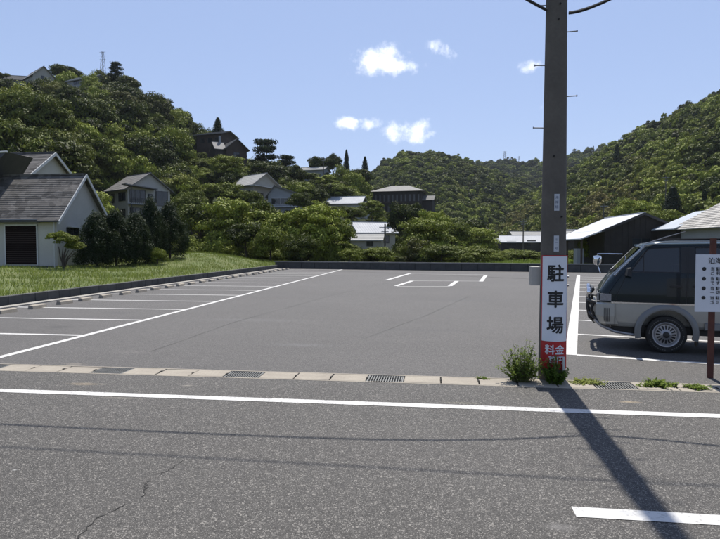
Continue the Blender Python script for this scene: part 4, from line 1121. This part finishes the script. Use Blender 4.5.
# ------------------------------------------------------------------ notice board
nb_ = P(710, 378, 7.75); nb_ = G(710, 378)
board = empty('notice_board', nb_, 'white notice board with black bullet text on rusty posts', 'sign', None, R(2))
for x in (0, .62): MB().box(x - .035, x + .035, -.02, .02, -.2, 1.92).build('post', rust_m, board)
zt = P(700, 254.5, 7.72).z; zb_ = P(700, 312, 7.72).z
xl = -.235
MB().box(xl, xl + 1.10, -.04, -.024, zb_, zt).build('panel', mat('white notice panel', (.60, .62, .66), (.56, .58, .62), 2, .45), board)
px_m = .01355                                # metres per picture pixel at the board
def bz(y): return zt - (y - 254.5) * px_m
glyph('泊海岸駐車場', .088, ink_m, 'lettering', board, xl + .42, bz(260.7), y=-.0425, bold=.001)
rows = [(269, '当駐車場は', 273.2, 'ご利用者専用'), (278.8, '当駐車場内', 283, 'です'), (288.5, '当駐車場の', 292.7, '一切責任を'), (298, '当駐車場に', 302.5, 'ゴミを捨て')]
for i, (y1, t1, y2, t2) in enumerate(rows):
    MB().lathe([(.026, -.0428), (.026, -.041)], (xl + .105, 0, bz(y1)), 'y', 18).build('bullet', ink_m, board)
    for yv, t in ((y1, t1), (y2, t2)):
        for j, ch in enumerate(t[:5]):
            glyph(ch, .054, ink_m, 'lettering', board, xl + .215 + j * .072, bz(yv), y=-.0425, bold=.001)
for x in (0, .62): 
    for z in (zt - .12, zb_ + .12): MB().lathe([(.010, -.046), (.012, -.0405)], (x, 0, z), 'y', 10).build('bolt', steel_m, board)

# ------------------------------------------------------------------ van
van = empty('van', (4.10, 10.98, 0), 'dark green over silver four-wheel-drive van with bull bar, parked on the right', 'van', None, R(166))
# local: +x is forward (world -x), so local y is flipped: near side is at local +y
green_m = mat('dark green paint', (.003, .010, .014), (.0025, .0085, .012), 2, .25, coat=.3, spec=.2, obj=True)
silver_m = mat('silver paint', (.34, .345, .325), (.30, .305, .29), 2, .36, metal=.35, coat=.3, obj=True)
rubber_m = mat('tyre rubber', (.014, .014, .014), (.02, .02, .019), 14, .85)
plast_m = mat('black plastic', (.016, .016, .017), rough=.5)
chrome_m = mat('chrome', (.75, .76, .78), (.7, .7, .72), 3, .12, metal=1.0)
alloy_m = mat('alloy rim', (.36, .36, .37), (.28, .28, .29), 9, .35, metal=.5)
vglass_m = mat('van glass', (.012, .014, .016), (.016, .018, .02), .6, .03, spec=.6)
lamp_m = mat('lamp lens', (.25, .26, .27), (.18, .18, .19), 30, .12, spec=.7)
amber_m = mat('amber lens', (.35, .10, .012), rough=.2)
redl_m = mat('red lens', (.28, .012, .012), rough=.2)
ZF = [.42, .46, .55, .70, .84, .95, 1.03, 1.18, 1.33, 1.60, 1.80, 1.865, 1.90, 1.915]
DF = [.90, .98, 1.04, 1.07, 1.075, 1.075, 1.05, .955, .845, .60, .415, .32, .15, -.15]
DR = [-3.0, -3.05, -3.1, -3.12, -3.13, -3.13, -3.125, -3.11, -3.09, -3.03, -2.98, -2.93, -2.82, -2.5]
HWd = [.78, .81, .83, .84, .845, .845, .843, .835, .822, .775, .738, .715, .66, .55]
def hw(z): return float(np.interp(z, ZF, HWd))
def dfr(z): return float(np.interp(z, ZF, DF))
def ring(z, k=8):
    f, r_, w = dfr(z), float(np.interp(z, ZF, DR)), hw(z)
    cr, rr_ = .20, .10; out = []
    for (cx, cy, rad, a0) in ((f - cr, w - cr, cr, 0), (r_ + rr_, w - rr_, rr_, 90), (r_ + rr_, -w + rr_, rr_, 180), (f - cr, -w + cr, cr, 270)):
        for i in range(k + 1):
            a = R(a0 + 90 * i / k); out.append((cx + math.cos(a) * rad, cy + math.sin(a) * rad, z))
    return out
def hull(z0, z1, cap0=True, cap1=True):
    zs = sorted(set([z0, z1] + [z for z in ZF if z0 < z < z1])); rs = [ring(z) for z in zs]; n = len(rs[0]); m = MB(); v = [p for q in rs for p in q]; f = []
    for i in range(len(rs) - 1):
        for k in range(n): f.append((i * n + k, i * n + (k + 1) % n, (i + 1) * n + (k + 1) % n, (i + 1) * n + k))
    f.append(tuple(range(n - 1, -1, -1))); f.append(tuple(range((len(rs) - 1) * n, len(rs) * n)))
    return m.add(v, f)
def cut_mesh(me, cutters):
    ob = bpy.data.objects.new('tmp', me); COL.objects.link(ob); tmp = []
    for c in cutters:
        co = bpy.data.objects.new('cut', c); COL.objects.link(co); tmp.append(co)
        md = ob.modifiers.new('b', 'BOOLEAN'); md.operation = 'DIFFERENCE'; md.object = co; md.solver = 'EXACT'
    dg = bpy.context.evaluated_depsgraph_get(); res = bpy.data.meshes.new_from_object(ob.evaluated_get(dg))
    for o in tmp: bpy.data.objects.remove(o)
    bpy.data.objects.remove(ob); return res
WB_, WR = -2.24, .315
ARC = .405
cutters = []
for d in (0, WB_):
    for s in (-1, 1):
        lo, hi = sorted((s * .52, s * 1.1)); cutters.append(MB().lathe([(ARC, lo), (ARC, hi)], (d, 0, WR + .03), 'y', 40).mesh('c', plast_m))
lower = cut_mesh(hull(.42, .835).mesh('lower_body', silver_m), cutters)
lower.shade_smooth(); lower.set_sharp_from_angle(angle=R(35))
link('lower_body', lower, van)
hull(.84, 1.915).build('upper_body', green_m, van, True)
MB().box(-2.9, .85, -.66, .66, .30, .43).build('underbody', plast_m, van)
for d in (0, WB_): MB().box(d - .36, d + .36, -.52, .52, .2, .8).build('wheel_housing', plast_m, van)
# coachline between the colours
m = MB()
for s in (-1, 1): m.box(-3.0, .86, s * .846 - .006, s * .846 + .006, .825, .85)
m.build('waist_moulding', chrome_m, van)
def flare(d, s):
    m = MB(); n = 20; v = []
    for i in range(n + 1):
        a = R(-14 + 208 * i / n); c, q = math.cos(a), math.sin(a)
        for (rr_, yy) in ((ARC - .012, .80), (ARC - .012, .873), (ARC + .03, .877), (ARC + .083, .849), (ARC + .083, .80)):
            v.append((d + c * rr_, s * yy, WR + .03 + q * rr_))
    f = []
    for i in range(n):
        for k in range(4): f.append((i * 5 + k, i * 5 + k + 1, (i + 1) * 5 + k + 1, (i + 1) * 5 + k))
    f += [(0, 1, 2, 3, 4), tuple(n * 5 + k for k in (4, 3, 2, 1, 0))]
    return m.add(v, f)
fl_m = mat('grey flare paint', (.15, .158, .165), (.13, .138, .142), 2, .4, metal=.3, coat=.3, obj=True)
for d in (0, WB_):
    for s in (-1, 1): flare(d, s).build('wheel_arch_flare', fl_m, van, True)
# sills and mud flaps
for s in (-1, 1):
    MB().prism([(s * .80, .40), (s * .862, .43), (s * .858, .53), (s * .80, .56)], 'x', WB_ + .56, -.56).build('sill', fl_m, van)
    for d in (-.47, WB_ - .47): MB().box(d - .012, d + .012, s * .69 - .11, s * .69 + .11, .14, .48).build('mud_flap', plast_m, van)
# wheels
tyre = MB().lathe([(.195, -.085), (.235, -.105), (.28, -.108), (.307, -.09), (WR, -.05), (WR, .05), (.307, .09), (.28, .108), (.235, .105), (.195, .085), (.19, 0), (.195, -.085)], (0, 0, 0), 'y', 40, cap=False)
tyre_me = tyre.mesh('tyre', rubber_m, True)
rim = MB().lathe([(.18, .0), (.205, .085), (.213, .10), (.206, .106), (.192, .100), (.178, .084), (.166, .062), (.118, .066), (.075, .082), (.05, .10), (.042, .112), (.0, .113)], (0, 0, 0), 'y', 36)
rim_me = rim.mesh('rim', alloy_m)
slot = MB()
for k in range(16):
    a = 2 * math.pi * k / 16; c, s_ = math.cos(a), math.sin(a)
    t = (-s_, c)
    v = [(c * .09 - t[0] * .010, .0815, s_ * .09 - t[1] * .010), (c * .09 + t[0] * .010, .0815, s_ * .09 + t[1] * .010), (c * .152 + t[0] * .017, .068, s_ * .152 + t[1] * .017), (c * .152 - t[0] * .017, .068, s_ * .152 - t[1] * .017)]
    slot.add(v, [(0, 1, 2, 3)])
slot_me = slot.mesh('slot', plast_m); hub_me = MB().lathe([(.052, .10), (.05, .128), (.035, .136), (.0, .137)], (0, 0, 0), 'y', 20).mesh('hub', plast_m, True)
lett = MB()
for k in range(44):
    if k % 11 in (9, 10): continue
    a0, a1 = 2 * math.pi * (k + .15) / 44, 2 * math.pi * (k + .75) / 44
    v = [(math.cos(a) * q, .1095, math.sin(a) * q) for a, q in ((a0, .252), (a1, .252), (a1, .268), (a0, .268))]
    lett.add(v, [(0, 1, 2, 3)])
lett_me = lett.mesh('sidewall_lettering', mat('tyre letters', (.085, .085, .08), rough=.8))
for d in (0, WB_):
    for s in (-1, 1):
        w = link('wheel', tyre_me, van, (d, s * .735, WR)); w.rotation_euler = (0, random.uniform(0, 3), 0 if s > 0 else math.pi)
        for nm, me in (('rim', rim_me), ('slot', slot_me), ('hub', hub_me), ('sidewall_lettering', lett_me)): link(nm, me, w)
# glass: side panes follow the tumblehome
def side_poly(pts, s, off, name, m, parent=van, th=.012):
    n = len(pts); v = [(d, s * (hw(z) + off), z) for d, z in pts] + [(d, s * (hw(z) + off - th), z) for d, z in pts]
    f = [tuple(range(n)), tuple(range(2 * n - 1, n - 1, -1))] + [(i, i + n, (i + 1) % n + n, (i + 1) % n) for i in range(n)]
    return MB().add(v, f).build(name, m, parent)
def seam(pts, s, name='door_seam', parent=van, r_=.004, m=None):
    out = []
    for (a, b) in zip(pts, pts[1:]):
        for k in range(6): out.append((a[0] + (b[0] - a[0]) * k / 6, a[1] + (b[1] - a[1]) * k / 6))
    out.append(pts[-1]); mb = MB(); mb.tube([(d, s * (hw(z) + .001), z) for d, z in out], r_, 5); return mb.build(name, m or plast_m, parent)
for s in (-1, 1):
    fw_ = [(.555, 1.375), (.30, 1.75), (.24, 1.775), (-.185, 1.79), (-.185, 1.375)]
    g = side_poly(fw_, s, .005, 'side_window', vglass_m)
    seam(fw_ + [fw_[0]], s, 'window_seal', g, .009)
    seam([(.56, 1.37), (-.185, 1.37)], s, 'window_trim', g, .006, chrome_m)
    seam([(.36, 1.375), (.36, 1.66)], s, 'quarter_bar', g, .011)
    d2 = [(-.42, 1.375), (-.42, 1.785), (-1.42, 1.785), (-1.42, 1.375)]
    g2 = side_poly(d2, s, .005, 'side_window', vglass_m); seam(d2 + [d2[0]], s, 'window_seal', g2, .009)
    d3 = [(-1.52, 1.375), (-1.52, 1.785), (-2.80, 1.765), (-2.88, 1.375)]
    g3 = side_poly(d3, s, .005, 'side_window', vglass_m); seam(d3 + [d3[0]], s, 'window_seal', g3, .009)
    side_poly([(-.205, 1.36), (-.205, 1.80), (-.405, 1.80), (-.405, 1.36)], s, .0035, 'door_pillar_trim', plast_m)
    seam([(.80, .84), (.76, 1.0), (.62, 1.33), (.28, 1.80), (-.27, 1.81), (-.29, 1.3), (-.29, .86)], s)
    seam([(-.31, .86), (-.31, 1.3), (-.31, 1.81), (-1.46, 1.81), (-1.46, .86)], s)
    h = MB(); h.box(-.22, -.04, s * .86 - .012, s * .86 + .012, 1.12, 1.155); h.build('door_handle', plast_m, van)
    h = MB(); h.box(-.56, -.38, s * .86 - .012, s * .86 + .012, 1.12, 1.155); h.build('door_handle', plast_m, van)
    # door mirror
    mb = MB(); mb.tube([(.60, s * .80, 1.34), (.60, s * .91, 1.35)], .022, 8)
    v8 = [(.55, .89, 1.30), (.555, 1.03, 1.30), (.63, 1.02, 1.31), (.66, .90, 1.31), (.56, .89, 1.45), (.565, 1.02, 1.44), (.61, 1.0, 1.43), (.63, .90, 1.44)]
    mb.add([(x, s * y_, z) for x, y_, z in v8], [(0, 3, 2, 1), (4, 5, 6, 7), (0, 1, 5, 4), (1, 2, 6, 5), (2, 3, 7, 6), (3, 0, 4, 7)])
    mb.build('door_mirror', plast_m, van)
    # roof drip rail
    m = MB(); m.tube([(.40, s * hw(1.835) + s * .006, 1.835), (.22, s * (hw(1.862) + .008), 1.855), (-1.2, s * (hw(1.87) + .008), 1.868), (-2.9, s * (hw(1.865) + .008), 1.86)], .013, 6)
    m.build('drip_rail', mat('pale blue rail', (.30, .38, .42), rough=.3, metal=.5), van)
    m = MB(); m.tube([(dfr(1.30) - .055, s * (hw(1.30) - .055), 1.30), (dfr(1.56) - .055, s * (hw(1.56) - .055), 1.56), (dfr(1.825) - .055, s * (hw(1.825) - .055), 1.825)], .022, 8); m.build('windscreen_pillar_trim', mat('bright pillar', (.30, .33, .36), rough=.25, metal=.7), van)
    # corner lamp and headlamp
    m = MB(); m.box(.86, 1.04, s * .800 - .05, s * .800 + .047, .865, .985); m.build('corner_lamp', lamp_m, van)
    m = MB(); m.box(1.02, 1.088, s * .56 - .17, s * .56 + .17, .86, .99); hl = m.build('headlight', lamp_m, van)
    MB().box(1.0, 1.092, s * .56 - .185, s * .56 + .185, .845, .86).build('headlight_bezel', chrome_m, hl)
    MB().box(-3.145, -3.10, s * .72 - .09, s * .72 + .09, .95, 1.35).build('tail_light', redl_m, van)
# windscreen and rear window
def front_pt(y, z, off):
    t = abs(y) / hw(z); return (dfr(z) + off - .10 * max(0, t - .72) ** 1.5, y, z + off * .5)
v = []; f = []
ZW = np.linspace(1.36, 1.80, 5); YW = np.linspace(-.62, .62, 9)
for z in ZW:
    for y_ in YW: v.append(front_pt(y_, z, .006))
for i in range(4):
    for k in range(8): f.append((i * 9 + k, i * 9 + k + 1, (i + 1) * 9 + k + 1, (i + 1) * 9 + k))
MB().add(v, f).build('windscreen', vglass_m, van, True)
for y_ in (-.35, .2): MB().tube([(dfr(1.33) + .03, y_, 1.335), (dfr(1.45) + .02, y_ + .38, 1.43)], .009, 6).build('wiper', plast_m, van)
MB().box(-3.125, -3.06, -.6, .6, 1.38, 1.76).build('rear_window', vglass_m, van)
MB().box(1.05, 1.085, -.36, .36, .87, .98).build('grille', plast_m, van)
# bumper with black corner, skid bar and bull bar
b = MB(); 
zb2 = [(.44, .80), (.46, .83), (.60, .85), (.80, .85), (.825, .83)]
v = []; 
for z, w in zb2:
    for (x_, yy) in ((.80, w), (1.00, w), (1.10, w - .10), (1.135, w - .28), (1.135, -w + .28), (1.10, -w + .10), (1.00, -w), (.80, -w)): v.append((x_ - (.06 if z < .5 else 0), yy, z))
f = []
for i in range(len(zb2) - 1):
    for k in range(7): f.append((i * 8 + k, i * 8 + k + 1, (i + 1) * 8 + k + 1, (i + 1) * 8 + k))
f += [tuple(range(8)), tuple(range(len(zb2) * 8 - 8, len(zb2) * 8))]
bump = b.add(v, f).build('front_bumper', silver_m, van, False)
for s in (-1, 1):
    for k in range(5): MB().box(.885 + k * .02, .893 + k * .02, s * .851 - .004, s * .851 + .004, .50, .74).build('bumper_slot', plast_m, bump)
    MB().box(.797, .803, s * .851 - .004, s * .851 + .004, .45, .82).build('bumper_seam', plast_m, bump)
bb = MB()
for s in (-1, 1): bb.tube([(1.10, s * .34, .42), (1.20, s * .34, .52), (1.235, s * .34, .70), (1.22, s * .34, .93), (1.15, s * .34, 1.02)], .032, 10)
bb.tube([(1.05, -.74, .80), (1.16, -.66, .83), (1.225, -.5, .84), (1.24, 0, .84), (1.225, .5, .84), (1.16, .66, .83), (1.05, .74, .80)], .03, 10)
bb.tube([(1.15, -.34, 1.02), (1.15, .34, 1.02)], .03, 10)
bb.tube([(1.0, -.72, .47), (1.14, -.62, .56), (1.20, -.4, .60), (1.21, 0, .60), (1.20, .4, .60), (1.14, .62, .56), (1.0, .72, .47)], .03, 10)
for s in (-1, 1): bb.tube([(1.13, s * .66, .82), (1.18, s * .66, .70), (1.12, s * .62, .55)], .026, 8)
bull = bb.build('bull_bar', plast_m, van, True)
for s in (-1, 1):
    MB().lathe([(.0, 1.17), (.06, 1.175), (.092, 1.20), (.097, 1.235), (.088, 1.25), (.0, 1.262)], (0, s * .50, .985), 'x', 20).build('fog_lamp', chrome_m, van, True)
    MB().tube([(1.2, s * .50, .84), (1.2, s * .50, .90)], .015, 6).build('fog_lamp_bracket', plast_m, bull)
sk = MB()
for y_ in (-.55, -.2, .2, .55, .70): sk.tube([(1.12, y_, .50), (1.0, y_, .40), (.78, y_, .31), (.48, y_, .27)], .026, 8)
sk.tube([(.48, -.7, .27), (.48, .7, .27)], .02, 8); sk.build('skid_bar', alloy_m, van, True)
MB().box(.5, .86, -.5, .5, .285, .297).build('skid_plate', alloy_m, van)
# far side fender mirror on its stay, aerial
m = MB(); m.tube([(.60, -.80, 1.66), (.85, -.90, 1.665), (1.06, -.90, 1.66), (1.06, -.90, 1.60)], .012, 6); m.tube([(1.0, -.80, 1.28), (1.05, -.9, 1.42), (1.06, -.90, 1.6)], .014, 6)
fm = m.build('fender_mirror_stay', chrome_m, van)
m = MB(); m.lathe([(.0, .03), (.07, .02), (.085, -.01), (.08, -.10), (.05, -.16), (.0, -.17)], (1.06, -.90, 1.60), 'z', 14); m.build('fender_mirror', chrome_m, fm, True)
MB().tube([(.36, .70, 1.845), (.02, .715, 1.97), (-.27, .72, 2.06)], [.012, .009, .006], 6).build('aerial', steel_m, van)
m = MB()
for s in (-.55, .55): m.tube([(.1, s, 1.93), (-2.6, s, 1.95)], .014, 6)
m.build('roof_rail', plast_m, van)
MB().tube([(-2.6, .4, .3), (-3.16, .4, .3)], .03, 10).build('exhaust_pipe', steel_m, van)
MB().box(-3.2, -3.08, -.8, .8, .42, .62).build('rear_bumper', silver_m, van)

# ------------------------------------------------------------------ far masts and village poles
def mast(px, py, d, h, label, w=1.2):
    o = empty('steel_mast', P(px, py, d), label, 'mast'); m = MB(); t = w * .06
    for (x, y_) in ((-1, -1), (1, -1), (1, 1), (-1, 1)): m.tube([(x * w, y_ * w, -4), (x * w * .25, y_ * w * .25, h)], t, 5)
    m.build('leg_frame', steel_m, o); b = MB(); nn = 7
    for k in range(nn):
        z0, z1 = h * k / nn, h * (k + 1) / nn; q0, q1 = w * (1 - .75 * z0 / h), w * (1 - .75 * z1 / h)
        for sg in (-1, 1):
            b.tube([(-q0, sg * q0, z0), (q1, sg * q1, z1)], t * .6, 4); b.tube([(q0, sg * q0, z0), (-q1, sg * q1, z1)], t * .6, 4)
    b.build('bracing', steel_m, o)
    a = MB()
    for k in range(3): a.tube([(-w * 1.1, 0, h * (.72 + .13 * k)), (w * 1.1, 0, h * (.72 + .13 * k))], t * .9, 5)
    a.build('crossarm', steel_m, o); return o
mast(103, 80, 174, 8.5, 'lattice mast on the crest of the left hill', .9)
mast(504.5, 166, 705, 18, 'taller lattice mast on the far ridge', 2.2)
mast(519, 166, 705, 12, 'shorter lattice mast on the far ridge, right of the taller one', 1.4)
def vpole(px, py, d, h, label):
    o = empty('utility_pole', P(px, py, d), label, 'utility pole'); MB().tube([(0, 0, -2), (0, 0, h)], [.17, .11], 10).build('shaft', pole_m, o)
    MB().box(-.8, .8, -.06, .06, h - .5, h - .4).build('crossarm', steel_m, o); MB().box(-.5, .5, -.06, .06, h - 1.1, h - 1.0).build('crossarm', steel_m, o)
    return o
vpole(385, 262, 78, 5.2, 'thin distant pole in front of the bright metal roofed house')
vpole(323.5, 176, 162, 5.4, 'distant pole on the central skyline by the small pale roof')
vpole(523, 256, 125, 8.0, 'distant pole before the long shining roof left of the concrete pole')
vpole(603, 250, 118, 9.5, 'distant pole left of the dark shed roof against the hill')
vpole(665, 225, 140, 12, 'distant pole standing on the right hillside above the shed')

# ------------------------------------------------------------------ light summer haze
hb = MB().box(-2520, 2520, -2520, 2520, -1.1, 140)
hm = bpy.data.materials.new('haze'); hm.use_nodes = True; hm.node_tree.nodes.clear()
ho = hm.node_tree.nodes.new('ShaderNodeOutputMaterial'); hv = hm.node_tree.nodes.new('ShaderNodeVolumePrincipled')
hv.inputs['Color'].default_value = (.80, .88, 1.0, 1); hv.inputs['Density'].default_value = .00009; hv.inputs['Anisotropy'].default_value = .2
hm.node_tree.links.new(hv.outputs[0], ho.inputs['Volume'])
hz_o = hb.build('haze', hm); tag(hz_o, 'thin pale blue haze over the valley', 'haze', kind='stuff')
